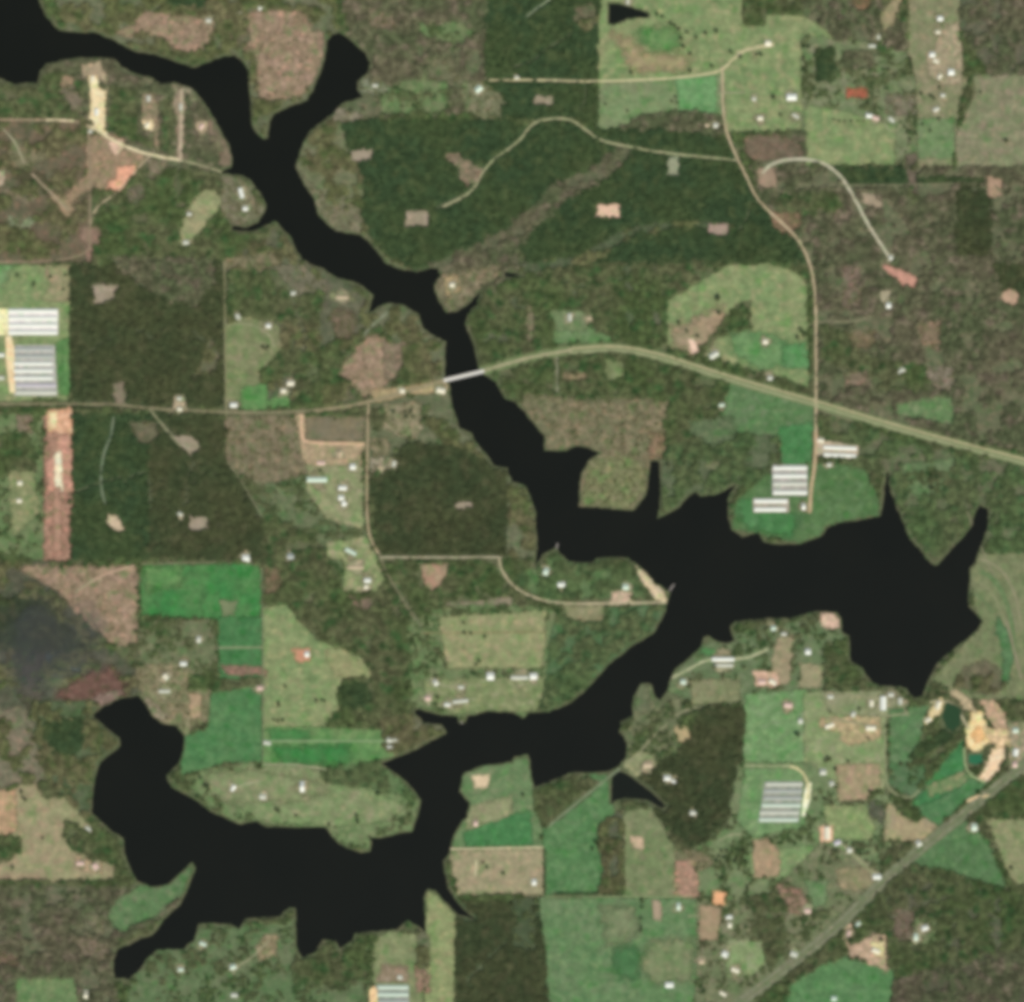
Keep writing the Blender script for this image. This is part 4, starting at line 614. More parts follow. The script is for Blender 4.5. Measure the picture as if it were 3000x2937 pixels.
B = [  # kind, S point, length, width, rotation, roof, label
 ('shed',(272,232),22,12,90,'cream','cream building at the north tip of the long cream dirt strip'),
 ('house',(283,330),26,14,90,'white','white building midway down the long cream dirt strip'),
 ('shed',(264,386),18,10,0,'pale','small pale shed beside the dirt crossroads'),
 ('house',(435,290),22,13,90,'pale','pale building at the north end of the second dirt strip'),
 ('house',(431,368),20,12,60,'cream','cream building in the south of the second dirt strip'),
 ('house',(530,315),24,10,90,'pale','pale building at the north end of the third dirt strip'),
 ('house',(590,372),20,13,50,'pink','pinkish building alone near the river east of the dirt strips'),
 ('barn',(707,567),38,14,-75,'white','long white barn running north to south on the river bulge'),
 ('house',(719,612),18,14,0,'white','square white building south of the long riverbank barn'),
 ('shed',(545,711),20,14,0,'pale','pale building at the south end of the green pit'),
 ('shed',(555,628),16,11,0,'pale','small pale building on the west rim of the green pit'),
 ('shed',(612,61),18,13,0,'pale','pale building on the pink clearing north of the river'),
 ('house',(766,24),20,17,0,'white','white building at the top edge above the pink peninsula'),
 ('shed',(700,40),20,9,0,'cream','cream shed at the top edge west of the white house'),
 ('house',(1402,262),26,20,40,'green','pale green white building at the west end of the cream road'),
 ('shed',(1099,252),20,9,0,'pale','faint pale shed east of the long north inlet'),
 ('shed',(1514,228),16,10,0,'pale','small pale shed where the cream road starts'),
 ('house',(2227,347),20,15,0,'cream','cream house in the garden trees beside the county road'),
 ('shed',(2209,291),14,10,0,'pale','small pale shed in the garden trees north of the cream house'),
 ('shed',(2097,368),16,16,0,'pale','pale square shed at the corner by the county road'),
 ('shed',(2071,368),14,11,0,'tan','tan shed west of the pale square shed by the county road'),
 ('shed',(1839,5),22,9,90,'pale','pale spillway building at the east end of the top pond'),
 ('barn',(2250,128),22,20,0,'cream','cream building on the orange pad at the end of the cream road'),
 ('barn',(2319,286),36,22,0,'white','brightest white barn standing east of the county road'),
 ('shed',(2331,341),26,9,-30,'pale','narrow pale shed south of the brightest white barn'),
 ('shed',(2555,136),26,9,0,'pale','pale long shed north of the red dirt patch'),
 ('shed',(2573,110),16,9,90,'pale','small upright pale shed by the top right wood'),
 ('house',(2546,339),22,17,0,'white','bright white house south of the red dirt patch'),
 ('house',(2566,347),24,15,-15,'pink','pinkish roofed house joined east of the bright white house'),
 ('shed',(2612,352),24,12,-40,'pale','pale shed on the loop drive south east of the red dirt'),
 ('house',(2754,55),20,17,0,'white','white house highest up among the top right homes'),
 ('house',(2731,161),20,18,0,'white','white house left of the dirt lots at top right'),
 ('shed',(2742,180),22,12,-30,'cream','cream shed touching the white house left of the dirt lots'),
 ('barn',(2786,213),22,21,0,'white','brightest square white barn among the top right homes'),
 ('house',(2752,226),18,14,60,'cream','cream house south west of the brightest square white barn'),
 ('house',(2762,280),16,12,0,'pale','pale house south of the dirt lots at top right'),
 ('house',(2742,321),22,12,20,'pale','pale green house alone below the top right homes'),
 ('shed',(2748,95),16,10,0,'cream','small cream shed below the highest top right house'),
 ('house',(526,1168),16,12,0,'pale','pale building north half of the pad beside the highway'),
 ('house',(527,1199),18,13,0,'cream','cream building south half of the pad beside the highway'),
 ('house',(685,1187),26,16,0,'white','white roofed house on the north side of the western highway'),
 ('house',(697,929),20,14,-60,'pale','pale house at the top corner of the western olive field'),
 ('shed',(59,1416),18,14,0,'cream','cream shed left of the pink airstrip, the upper one'),
 ('shed',(57,1468),18,14,0,'cream','cream shed left of the pink airstrip, the lower one'),
 ('house',(787,955),17,14,0,'white','small bright white house in the western olive field'),
 ('barn',(852,1124),26,17,0,'cream','cream barn north of the highway by the dark wood'),
 ('shed',(831,1146),20,14,0,'cream','cream shed south west of the cream barn by the dark wood'),
 ('house',(1325,835),17,16,0,'cream','cream house alone on the point above the river narrows'),
 ('shed',(1179,1146),18,15,0,'cream','cream shed beside the highway well west of the bridge'),
 ('barn',(1292,1145),32,18,-10,'cream','cream building at the west end of the highway bridge'),
 ('house',(941,1357),30,14,0,'pink','pinkish cream roof on the dirt lots south of the brown field'),
 ('house',(1034,1368),20,20,0,'white','bright white building beside the gravel road'),
 ('house',(1004,1430),30,16,0,'white','white building south of the bright one on the gravel road'),
 ('house',(1000,1459),20,17,0,'white','white square building in the middle of the gravel road homes'),
 ('shed',(1008,1476),16,16,30,'white','white shed touching the middle gravel road house'),
 ('barn',(929,1406),75,17,0,'green','very long pale green roof west of the gravel road homes'),
 ('house',(994,1333),22,20,90,'tan','tan house at the north of the gravel road lots'),
 ('shed',(1154,1360),20,12,80,'pale','pale building in the scrub north of the square plantation'),
 ('shed',(1116,1372),18,10,-20,'tan','tan shed in the scrub north of the square plantation'),
 ('shed',(1002,872),44,10,0,'tan','narrow tan building in the woods south west of the bend'),
 ('shed',(860,860),18,13,0,'pale','pale shed in the woods at the river bend'),
 ('house',(1669,931),28,13,90,'pale','pale upright building in the wood north of the highway curve'),
 ('shed',(1726,933),16,9,0,'tan','faint tan shed east of the upright pale building'),
 ('barn',(2091,1041),34,18,30,'pale','pale barn at the south west of the round pasture'),
 ('shed',(2242,1002),18,16,0,'cream','cream building on the east side of the round pasture'),
 ('house',(2114,1187),20,12,0,'green','pale green house alone in the pasture south of the highway'),
 ('house',(2603,896),17,20,0,'white','white house in the woods south of the pink diagonal clearing'),
 ('house',(2256,1108),17,16,0,'pale','pale house just north of the highway near the crossing'),
 ('shed',(2429,1362),16,13,0,'pale','pale shed south of the tilted pair of long sheds'),
 ('barn',(2404,1291),24,13,-10,'cream','cream barn at the north west corner of the tilted sheds'),
 ('house',(2354,1485),13,22,0,'white','small white house east of the shoreline pair of sheds'),
 ('shed',(2640,1087),24,15,30,'pale','pale grey building in the woods north of the highway'),
 ('shed',(2610,756),14,18,0,'pale','pale building where the curving road ends'),
 ('house',(528,1506),20,13,0,'pale','pale house in the mixed woods west of the bright field'),
 ('barn',(721,1636),26,23,0,'white','brightest white barn at the corner of the bright green field'),
 ('house',(538,1945),24,14,0,'white','white house in the scrub east of the swamp'),
 ('house',(486,1984),22,17,-50,'cream','cream white house on the scrub hill above the left bay'),
 ('shed',(482,2026),42,10,0,'pale','long pale shed below the cream white hill house'),
 ('shed',(583,1874),14,22,0,'pale','pale upright shed below the bright green field'),
 ('house',(852,1630),24,22,0,'grey','grey house in the woods east of the bright field'),
 ('barn',(1028,1617),44,13,-28,'green','slanting pale green barn west of the gravel road bend'),
 ('shed',(1043,1663),58,11,0,'tan','long tan shed below the slanting green barn'),
 ('house',(1077,1701),24,15,0,'white','white building south west of the gravel road bend'),
 ('shed',(1073,1720),14,13,0,'cream','cream shed touching the white building at the road bend'),
 ('house',(900,1917),17,20,0,'white','white house on the small orange patch in the pale pasture'),
 ('barn',(1437,1982),26,26,0,'white','big bright white barn above the river homes'),
 ('house',(1276,2000),16,24,30,'pale','pale house at the west end of the river homes'),
 ('shed',(1351,2014),20,11,0,'pale','faint pale shed north of the long riverside roof'),
 ('house',(1254,2046),20,16,0,'pink','pinkish house at the far west of the river homes'),
 ('house',(1311,2065),22,11,0,'white','white house nearest the water among the river homes'),
 ('barn',(1349,2055),58,11,6,'pale','long pale roof beside the white riverside house'),
 ('house',(1150,2168),42,20,0,'pale','pale wide building at the east end of the strip field'),
 ('house',(1144,2189),22,17,0,'white','white building just south of the wide pale one by the strip field'),
 ('shed',(783,2177),26,13,-10,'pale','pale building at the west end of the strip field road'),
 ('house',(762,2016),22,14,0,'pink','pink roofed house west of the long pale pasture'),
 ('house',(1644,1713),28,18,0,'white','white house in the wood on the north shore point'),
 ('house',(1833,1720),22,20,0,'green','white green house beside the tan lot on the north shore point'),
 ('house',(1600,1675),18,26,-20,'green','pale green house near the cove on the north shore point'),
 ('barn',(1563,1982),26,22,0,'white','bright cream white barn at the east of the river homes'),
 ('barn',(1522,1986),64,12,0,'pale','long pale roof west of the bright cream white barn'),
 ('barn',(2118,1932),84,13,0,'white','very long white roof by the curved south shore lane'),
 ('shed',(2120,1950),70,10,0,'pale','long pale roof just below the very long white one'),
 ('house',(2002,1998),20,18,0,'green','pale green white house at the west end of the south shore lane'),
 ('house',(2233,1998),26,18,0,'pink','pinkish building on the dirt lot between the tan strips'),
 ('house',(2266,1841),18,17,0,'green','white green house near the south shore, the western of two'),
 ('house',(2297,1858),22,11,0,'pale','pale house near the south shore, the eastern of two'),
 ('house',(2367,1910),20,20,0,'white','bright white house alone inland from the dirt beach'),
 ('barn',(2264,1999),28,16,-30,'cream','cream white barn on the east end of the dirt lot'),
 ('barn',(2587,2061),52,20,90,'white','tall upright white building below the large bay'),
 ('house',(2637,2055),24,14,90,'pale','pale upright building east of the tall white one'),
 ('shed',(2553,2062),24,14,90,'cream','cream upright building west of the tall white one'),
 ('shed',(2433,2042),20,12,0,'pale','pale shed at the corner of the tan field below the bay'),
 ('shed',(2610,2036),20,13,0,'pale','pale shed closest to the south tip of the bay'),
 ('shed',(2500,2093),14,20,-20,'pale','pale shed north of the lower right dirt lots'),
 ('shed',(2551,2134),36,16,0,'cream','cream roof on the east half of the lower right dirt lots'),
 ('shed',(2430,2127),34,13,20,'cream','cream roof on the west half of the lower right dirt lots'),
 ('shed',(2345,2113),16,18,0,'pale','pale green shed west of the lower right dirt lots'),
 ('shed',(2309,2067),30,16,-5,'pink','pinkish roof on the lot above the green lower right pasture'),
 ('shed',(2719,2110),22,14,30,'cream','cream shed at the foot of the quarry west arm'),
 ('barn',(2748,2067),30,16,70,'cream','cream roofed plant building on the quarry west arm'),
 ('barn',(2975,2205),26,18,80,'white','blue white building at the right edge beside the quarry'),
 ('house',(2975,2140),20,18,0,'green','pale green house at the right edge above the blue white building'),
 ('house',(2973,2240),17,22,0,'pink','pink red roof at the right edge below the blue white building'),
 ('house',(683,2309),22,13,60,'white','cream white house on the west half of the peninsula'),
 ('shed',(260,2429),24,10,-35,'pale','pale shed at the end of the dirt spit by the left bay'),
 ('shed',(236,2530),28,14,0,'pink','pinkish white shed in the tan field, the western of two'),
 ('shed',(280,2540),22,20,-50,'pink','pinkish white shed in the tan field, the eastern of two'),
 ('shed',(595,2766),26,12,-20,'green','pale green house on the south shore of the left bay'),
 ('house',(683,2833),22,17,20,'green','pale green white house among the bottom left homes'),
 ('shed',(530,2841),20,12,0,'green','faint green roof west of the bottom left homes'),
 ('shed',(687,2916),24,14,0,'pale','pale building at the bottom edge below the left homes'),
 ('shed',(252,2916),14,34,0,'cream','narrow cream building at the bottom edge far left'),
 ('house',(886,2305),15,38,0,'white','tall cream white building in the middle of the peninsula'),
 ('shed',(770,2335),22,16,0,'pale','pale green shed on the peninsula west of the tall building'),
 ('shed',(1394,2413),15,18,0,'pink','pale pink shed north of the bright triangular field'),
 ('shed',(1172,2864),18,14,-20,'pale','pale shed just north of the bottom edge sheds'),
 ('house',(1955,2280),24,18,0,'white','white house east of the side pond'),
 ('shed',(1973,2290),17,10,-40,'white','small white shed south east of the pond house'),
 ('house',(1565,2585),15,22,0,'white','white house in the corner of the tan bottom field'),
 ('shed',(1898,2242),34,20,0,'tan','tan roof on the clearing north of the side pond'),
 ('shed',(2030,2382),22,16,0,'pale','pale shed in the dark triangle wood'),
 ('house',(2136,2687),22,13,0,'white','bright white house south east of the orange pad'),
 ('shed',(2138,2711),14,18,0,'cream','cream shed right below the white house by the orange pad'),
 ('house',(2124,2796),22,20,-30,'white','white house at the west corner of the small green paddock'),
 ('shed',(2055,2817),18,18,0,'tan','tan shed west of the paddock house'),
 ('barn',(1961,2886),30,19,0,'white','bright white barn at the bottom edge of the green pasture'),
 ('shed',(1988,2656),13,26,0,'green','pale green upright shed below the pink clearing'),
 ('shed',(2154,2843),30,14,-20,'cream','cream roof along the south of the small green paddock'),
 ('shed',(2118,2912),26,11,-30,'cream','pale cream roof at the bottom edge beside the diagonal highway'),
 ('house',(2569,2569),30,18,0,'white','bright white building beside the middle of the diagonal highway'),
 ('house',(2691,2471),18,22,30,'pale','pale building beside the upper diagonal highway'),
 ('barn',(2423,2441),46,20,90,'cream','cream orange roof alone in the lower right pasture'),
 ('shed',(2453,2469),24,16,20,'lav','lavender shed touching the orange roofed pasture building'),
 ('shed',(2488,2491),16,18,30,'pale','pale green shed south east of the lavender shed'),
 ('house',(2486,2735),20,14,70,'pink','pinkish white building on the hairpin drive'),
 ('house',(2514,2707),22,12,45,'green','pale green building at the top of the hairpin drive'),
 ('barn',(2566,2786),30,16,-20,'cream','yellow cream roof on the triangular dirt lot'),
 ('house',(2709,2719),24,17,20,'white','white house in the bottom right woods, the northern of two'),
 ('shed',(2683,2746),14,24,0,'green','pale green roof in the bottom right woods, the southern of two'),
 ('shed',(2326,2796),26,17,-20,'pale','pale building left of the lower diagonal highway'),
 ('house',(2443,2926),20,17,0,'green','green white house at the bottom edge right of the highway'),
 ('house',(2411,2262),22,22,0,'pale','pale house north east of the striped sheds'),
 ('shed',(2437,2297),16,20,30,'pale','pale shed east of the striped sheds'),
 ('shed',(2366,2669),22,17,0,'pink','pinkish shed in the brush left of the diagonal highway'),
 ('shed',(2854,2424),20,26,0,'green','pale green shed in the trees north of the diagonal highway'),
]
for q_, (kd, p, L, Wd, rot, rc, lb) in enumerate(B):
    if any(w in lb for w in ('strip', 'orange', 'edge', 'dirt', 'quarry')): continue
    rr = (L+Wd)/2/K*.62+6+(q_*7 % 5); v = (q_*13 % 5)*5-10
    P('lot', [(p[0]+rr*(1+.35*math.sin(q_+k*2.1))*math.cos(k*.785), p[1]+rr*(1+.35*math.cos(q_*1.7+k))*math.sin(k*.785)) for k in range(8)], 'yard', None, 3,
      ((150+v,142+v,112+v),(136+v,138+v,100+v),(164+v,152+v,122+v)))

# hard standings of the sheds
PADC = ((196,190,176),(184,176,160),(206,198,186))
P('pad', [(22,905),(170,905),(170,982),(22,982)], 'shed_yard', None, .5, ((232,222,212),(222,214,206),(238,228,216)))
P('pad', [(42,1012),(160,1012),(168,1160),(42,1160)], 'shed_yard', None, .5, ((184,180,168),(174,172,158),(192,186,172)))
P('cream', [(-60,905),(24,905),(26,982),(-60,985)], 'shed_yard', None, .5, ((240,228,170),(236,216,160),(246,238,190)))
P('cream', [(15,985),(34,985),(42,1020),(44,1152),(28,1152),(18,1060)], 'shed_yard', None, 1, ((246,212,164),(240,200,150),(250,222,176)))
P('pad', [(2262,1362),(2366,1362),(2366,1453),(2262,1453)], 'shed_yard', None, .5, ((176,170,158),(166,160,146),(184,178,164)))
P('pad', [(2206,1460),(2312,1460),(2312,1502),(2206,1502)], 'shed_yard', None, .5, ((172,160,140),(162,154,134),(182,170,150)))
P('pad', [(2392,1290),(2412,1290),(2514,1306),(2514,1345),(2410,1340),(2388,1340)], 'shed_yard', None, .5, ((186,168,140),(172,160,130),(194,176,150)))
P('pad', [(2240,2290),(2352,2290),(2340,2410),(2222,2410)], 'shed_yard', None, .5, ((158,160,142),(150,154,136),(168,166,148)))
P('cream', [(2364,2293),(2378,2293),(2372,2345),(2358,2392),(2349,2392),(2352,2345)], 'shed_yard', None, .5, ((250,238,196),(246,228,184),(252,244,206)))
P('pad', [(1100,2885),(1198,2885),(1198,3000),(1100,3000)], 'shed_yard', None, .5, ((150,156,140),(142,150,132),(160,162,148)))
P('cream', [(1082,2900),(1098,2888),(1106,2905),(1106,3000),(1084,3000)], 'shed_yard', None, .5, ((236,196,146),(228,188,136),(244,210,164)))

# ------------------------------------------------------------------ roads  (name, centre line, width m, colours)
ROADS = []
def Rd(name, pts, w, col, tex=None):
    if name == 'road': w *= .86; col = tuple(tuple(min(250, v*1.09) for v in c) for c in col)
    ROADS.append((name, pts, w, col))
OLV = ((150,142,108),(140,138,100),(160,150,116))
VERGE = ((110,126,82),(120,128,90),(102,120,76))
hwE = D((908,708),(960,692),(1010,678),(1090,664),(1170,660),(1250,675),(1350,708),(1450,738),(1550,766),(1700,812),(1850,852),(1950,878),(2040,903))
Rd('verge', hwE, 42, VERGE)
dia = [(2100,2990),(2250,2876),(2463,2711),(2604,2561),(2797,2408),(2920,2305),(3130,2140)]
Rd('verge', dia, 50, ((110,120,84),(124,124,96),(100,112,76)))
GRV = ((176,158,126),(166,150,118),(186,168,138)); PALE = ((158,152,122),(150,146,114),(168,160,132)); DIM = ((120,118,90),(112,112,84),(128,124,98))
Rd('road', D((925,153),(1020,152),(1110,156),(1240,152),(1340,143),(1372,134),(1400,105),(1430,90),(1470,84)), 9, ((190,178,136),(182,170,130),(198,186,146)))
Rd('road', D((1400,100),(1430,92),(1470,86)), 14, ((176,166,128),(168,158,120),(190,176,140)))
Rd('road', D((1372,128),(1373,230),(1392,285),(1420,340),(1440,385),(1512,446),(1535,490),(1548,540),(1550,640),(1550,830)), 11, GRV)
Rd('road', D((1550,820),(1549,880),(1541,920),(1538,975)), 16, ((176,150,118),(168,146,112),(186,160,130)))
Rd('road', D((1448,330),(1460,315),(1490,303),(1550,303),(1590,325),(1620,370),(1650,430),(1690,490)), 14, ((176,170,144),(168,162,134),(186,178,154)))
Rd('road', D((840,394),(900,365),(925,310),(985,272),(1012,232),(1050,225),(1085,227),(1110,245),(1140,268),(1180,276),(1250,290),(1330,298),(1398,305)), 11, ((150,148,112),(140,144,104),(166,158,124)))
Rd('road', D((1520,352),(1700,352),(1812,350)), 6, DIM)
Rd('road', D((-90,228),(40,228),(90,228),(150,232)), 8, ((160,140,112),(150,134,106),(172,152,124)))
Rd('road', D((88,228),(140,230)), 11, ((210,190,152),(200,180,144),(218,200,164)))
Rd('road', D((165,240),(190,250),(205,262),(240,280),(285,295),(345,305)), 13, ((206,190,150),(196,182,142),(216,200,164)))
Rd('road', D((340,304),(380,314),(430,330)), 9, ((150,144,112),(142,138,106),(160,152,120)))
Rd('road', D((345,170),(343,305)), 13, ((176,158,132),(168,150,126),(190,170,144)))
Rd('road', D((285,295),(245,340),(225,365),(180,395),(172,430)), 7, GRV)
Rd('road', D((168,240),(172,350),(170,430),(172,497),(-90,499)), 10, ((134,118,94),(126,114,90),(144,126,102)))
Rd('road', D((0,240),(30,270),(45,310)), 7, PALE)
Rd('road', D((60,330),(110,380),(130,400)), 10, ((150,136,110),(142,130,104),(160,144,118)))
Rd('road', D((426,497),(430,790)), 8, ((128,124,92),(120,120,86),(138,130,100)))
Rd('road', D((285,778),(310,810),(345,850)), 9, ((136,132,102),(126,128,96),(146,138,110)))
Rd('road', D((216,790),(212,830),(196,860),(190,920),(200,960)), 8, ((124,132,108),(116,126,100),(132,138,114)))
Rd('road', D((432,880),(450,900),(500,985)), 6, DIM)
Rd('road', D((700,768),(697,880),(697,1000),(708,1035),(722,1055)), 10, ((166,148,116),(158,142,110),(176,156,126)))
Rd('track', D((720,1050),(735,1090),(790,1180)), 8, ((128,122,94),(118,116,88),(138,132,104)))
Rd('road', D((722,1059),(955,1059)), 10, ((158,150,122),(150,144,114),(170,160,132)))
Rd('road', D((948,1060),(952,1085),(975,1115),(1010,1135),(1060,1147),(1150,1147),(1262,1145)), 10, ((172,160,128),(164,154,120),(182,168,138)))
Rd('road', D((572,788),(574,830),(580,842),(692,844)), 14, ((198,162,130),(188,154,122),(208,174,142)))
Rd('road', D((500,1408),(745,1408)), 8, ((124,142,102),(118,138,96),(132,146,110)))
Rd('road', D((500,1452),(560,1452),(620,1462)), 6, PALE)
Rd('road', D((445,1500),(462,1490),(496,1484)), 6, PALE)
Rd('road', D((1058,678),(1058,750)), 8, ((136,134,110),(128,128,102),(146,142,118)))
Rd('road', D((1040,1572),(1090,1530),(1150,1482),(1178,1460)), 12, ((112,122,94),(104,118,86),(122,128,102)))
Rd('road', D((1415,1455),(1510,1456)), 8, ((146,150,110),(138,146,104),(154,154,118)))
Rd('road', D((1500,1456),(1520,1462),(1536,1485),(1534,1520)), 11, ((190,178,130),(180,170,124),(200,188,142)))
Rd('road', D((1681,1345),(1681,1490),(1700,1510),(1730,1518),(1748,1500)), 8, ((134,138,102),(128,132,96),(144,144,110)))
Rd('road', D((1765,1335),(1790,1330),(1815,1340),(1840,1385)), 11, ((168,158,126),(160,150,118),(178,166,134)))
Rd('road', D((1831,1420),(1832,1455),(1845,1475),(1875,1488)), 8, ((150,162,116),(142,154,110),(158,166,124)))
Rd('road', D((1590,1595),(1625,1630),(1660,1662)), 8, ((140,144,104),(132,138,98),(148,150,112)))
Rd('road', D((855,1613),(1032,1610)), 10, ((180,170,132),(170,162,124),(190,178,142)))
Rd('road', D((1035,1704),(1315,1704)), 5, ((128,140,98),(122,136,92),(134,144,104)))
Rd('road', D((500,1230),(415,1231)), 7, ((136,138,106),(128,132,98),(144,144,112)))
Rd('road', D((497,1080),(500,1240),(500,1450)), 6, ((110,116,86),(104,112,80),(118,122,92)))
Rd('road', D((268,1072),(410,1068)), 6, DIM)
Rd('road', D((800,1203),(1040,1201)), 5, ((128,112,80),(120,108,76),(136,118,88)))
Rd('road', D((1560,780),(1620,800)), 6, DIM)
Rd('road', D((1552,612),(1625,612),(1655,600)), 8, ((128,122,96),(120,116,90),(138,130,104)))
Rd('road', D((740,590),(700,625),(690,640)), 12, ((122,126,102),(114,120,94),(130,132,110)))
Rd('road', T(1500,0,(100,130),(180,70),(300,-20)), 10, ((132,140,112),(124,132,104),(140,148,120)))
Rd('road', T(1500,1500,(1180,1240),(1300,1180),(1400,1120),(1500,1090),(1690,1095),(1780,1080),(1904,1020)), 11, ((166,164,128),(150,154,114),(186,180,146)))
Rd('road', T(2250,2187,(1480,410),(1560,370),(1650,370)), 14, ((206,178,136),(196,160,124),(214,186,148)))
Rd('road', T(2250,1500,(1480,0),(1600,300),(1740,600),(1830,760),(1850,900)), 6, ((130,124,98),(124,120,94),(136,128,102)))
Rd('road', T(750,2187,(1640,850),(1632,960)), 7, ((200,190,150),(190,180,142),(212,200,162)))
Rd('road', T(0,1500,(560,600),(650,540),(760,470),(1000,400)), 8, ((184,152,128),(174,144,120),(196,164,138)))
for pts, w, c in ((((1860,1062),(1890,1072),(1915,1098),(1932,1140),(1942,1200)), 12, (140,136,104)), (((1862,1085),(1888,1100),(1908,1132),(1922,1180),(1926,1240)), 22, (104,124,82)),
                  (((1856,1105),(1880,1120),(1898,1150),(1910,1190)), 12, (132,134,98)), (((1850,1128),(1870,1140),(1886,1166)), 14, (108,124,84)), (((1940,1290),(1925,1230),(1912,1180)), 10, (142,132,106))):
    Rd('bank_terrace', D(*pts), w, (c, tuple(v-6 for v in c), tuple(v+8 for v in c)))
TRK = ((100,104,78),(94,100,72),(110,112,86))
for pts in (T(0,750,(800,0),(950,100),(1040,200),(1150,290)), T(0,750,(620,740),(700,690),(780,630)), T(0,750,(1440,560),(1540,650),(1640,760)), T(0,750,(1440,900),(1560,820),(1620,760)),
            T(0,750,(1000,540),(1080,580),(1170,640)), T(0,750,(900,1700),(1000,1620),(1110,1600)), T(0,750,(1110,1600),(1120,1900)), T(0,750,(550,1760),(700,1700),(900,1640)),
            T(1500,0,(0,500),(160,460),(240,370),(350,310),(480,230)), T(1500,0,(540,600),(555,720),(500,830)), T(1500,0,(740,1260),(760,1200),(860,1130)), T(1500,0,(1660,1750),(1740,1640),(1780,1500)),
            T(750,0,(1320,1560),(1440,1500),(1560,1440)), T(2250,0,(1130,1400),(1400,1420),(1640,1400)), T(2250,0,(1690,1380),(1780,1480),(1850,1520)), T(2250,750,(0,480),(0,0)),
            T(750,1500,(1100,640),(1200,780),(1240,900)), T(2250,2187,(900,1280),(1100,1180),(1360,1120)), T(1500,1500,(1180,1560),(1320,1470),(1440,1440)), T(750,2187,(1560,1760),(1700,1600),(1860,1460)),
            T(0,750,(1480,1500),(1400,1600),(1380,1850)), T(0,2187,(180,1100),(420,1080),(560,1180),(700,1400)), T(2250,0,(1680,1700),(1690,1904)), T(750,750,(380,640),(300,420),(240,200))):
    if len(pts) == 2 and pts[0][0] == 2250: continue
    Rd('track', pts, 6.5, TRK)
LN = ((152,148,114),(142,140,106),(164,158,126))
for pts in (T(2250,1500,(450,1380),(640,1360),(830,1400)), T(2250,1500,(430,1540),(600,1560),(820,1600)), T(2250,1500,(880,1520),(1040,1500)), T(1500,1500,(850,1880),(960,1780),(1060,1660),(1150,1580)),
            T(1500,1500,(1210,1520),(1300,1470),(1380,1450)), T(2250,2187,(1090,1440),(1170,1340)), T(2250,2187,(520,700),(620,790),(760,900),(810,960)), T(750,1500,(1380,1440),(1500,1405),(1640,1390)),
            T(750,1500,(1320,1240),(1380,1300),(1540,1300)), T(0,2187,(1735,1640),(1840,1600),(1904,1540),(2000,1450)), T(1500,2187,(1590,1500),(1680,1450),(1760,1440)), T(1500,2187,(1540,700),(1640,650),(1700,660)),
            T(2250,0,(870,880),(960,880),(990,950),(920,990),(870,930)), T(1500,0,(1550,690),(1740,690)), T(0,750,(1690,520),(1780,500),(1904,520),(2020,600),(2040,680)), T(750,750,(640,1700),(660,1800),(640,1900)),
            T(2250,1500,(760,1360),(770,1480)), T(2250,1500,(960,1330),(1000,1440),(1050,1520)), T(2250,0,(1360,180),(1380,560)), T(0,1500,(560,600),(640,540),(700,500)), T(1500,2187,(1395,1260),(1310,1265))):
    Rd('lane', pts, 7, LN)
# the highway itself
hwW = D((-90,768),(100,768),(215,768),(300,778),(430,783),(500,785),(600,781),(680,769),(720,758),(780,742),(846,722))
Rd('highway', hwW, 11, ((136,128,98),(130,124,94),(144,134,104)))
Rd('highway', D((600,781),(680,769),(720,758),(780,742),(846,722)), 15, ((150,138,106),(142,132,100),(160,146,114)))
def offset_line(pts, d):
    out = []
    for i, p in enumerate(pts):
        a = pts[max(0, i-1)]; b = pts[min(len(pts)-1, i+1)]
        tx, ty = b[0]-a[0], b[1]-a[1]; L = math.hypot(tx, ty); out.append((p[0]-ty/L*d, p[1]+tx/L*d))
    return out
def chaikin(pts, it=3):
    for _ in range(it):
        q = [pts[0]]
        for a, b in zip(pts, pts[1:]):
            q += [(a[0]*.75+b[0]*.25, a[1]*.75+b[1]*.25), (a[0]*.25+b[0]*.75, a[1]*.25+b[1]*.75)]
        pts = q+[pts[-1]]
    return pts
def ribbon(pts, w_m, ragged=0.0):
    pts = chaikin(pts, 2)
    rs = [pts[0]]
    for p in pts[1:]:
        if math.hypot(p[0]-rs[-1][0], p[1]-rs[-1][1]) > 5: rs.append(p)
    if len(rs) < 2 or rs[-1] != pts[-1]: rs.append(pts[-1])
    h = w_m/K/2
    l = offset_line(rs, h); r = offset_line(rs, -h)
    if ragged:
        l = [(x+ragged*noise.noise(Vector((x*.1, y*.1, 2))), y+ragged*noise.noise(Vector((x*.1, y*.1, 9)))) for x, y in l]
        r = [(x+ragged*noise.noise(Vector((x*.1, y*.1, 4))), y+ragged*noise.noise(Vector((x*.1, y*.1, 5)))) for x, y in r]
    return l+r[::-1]

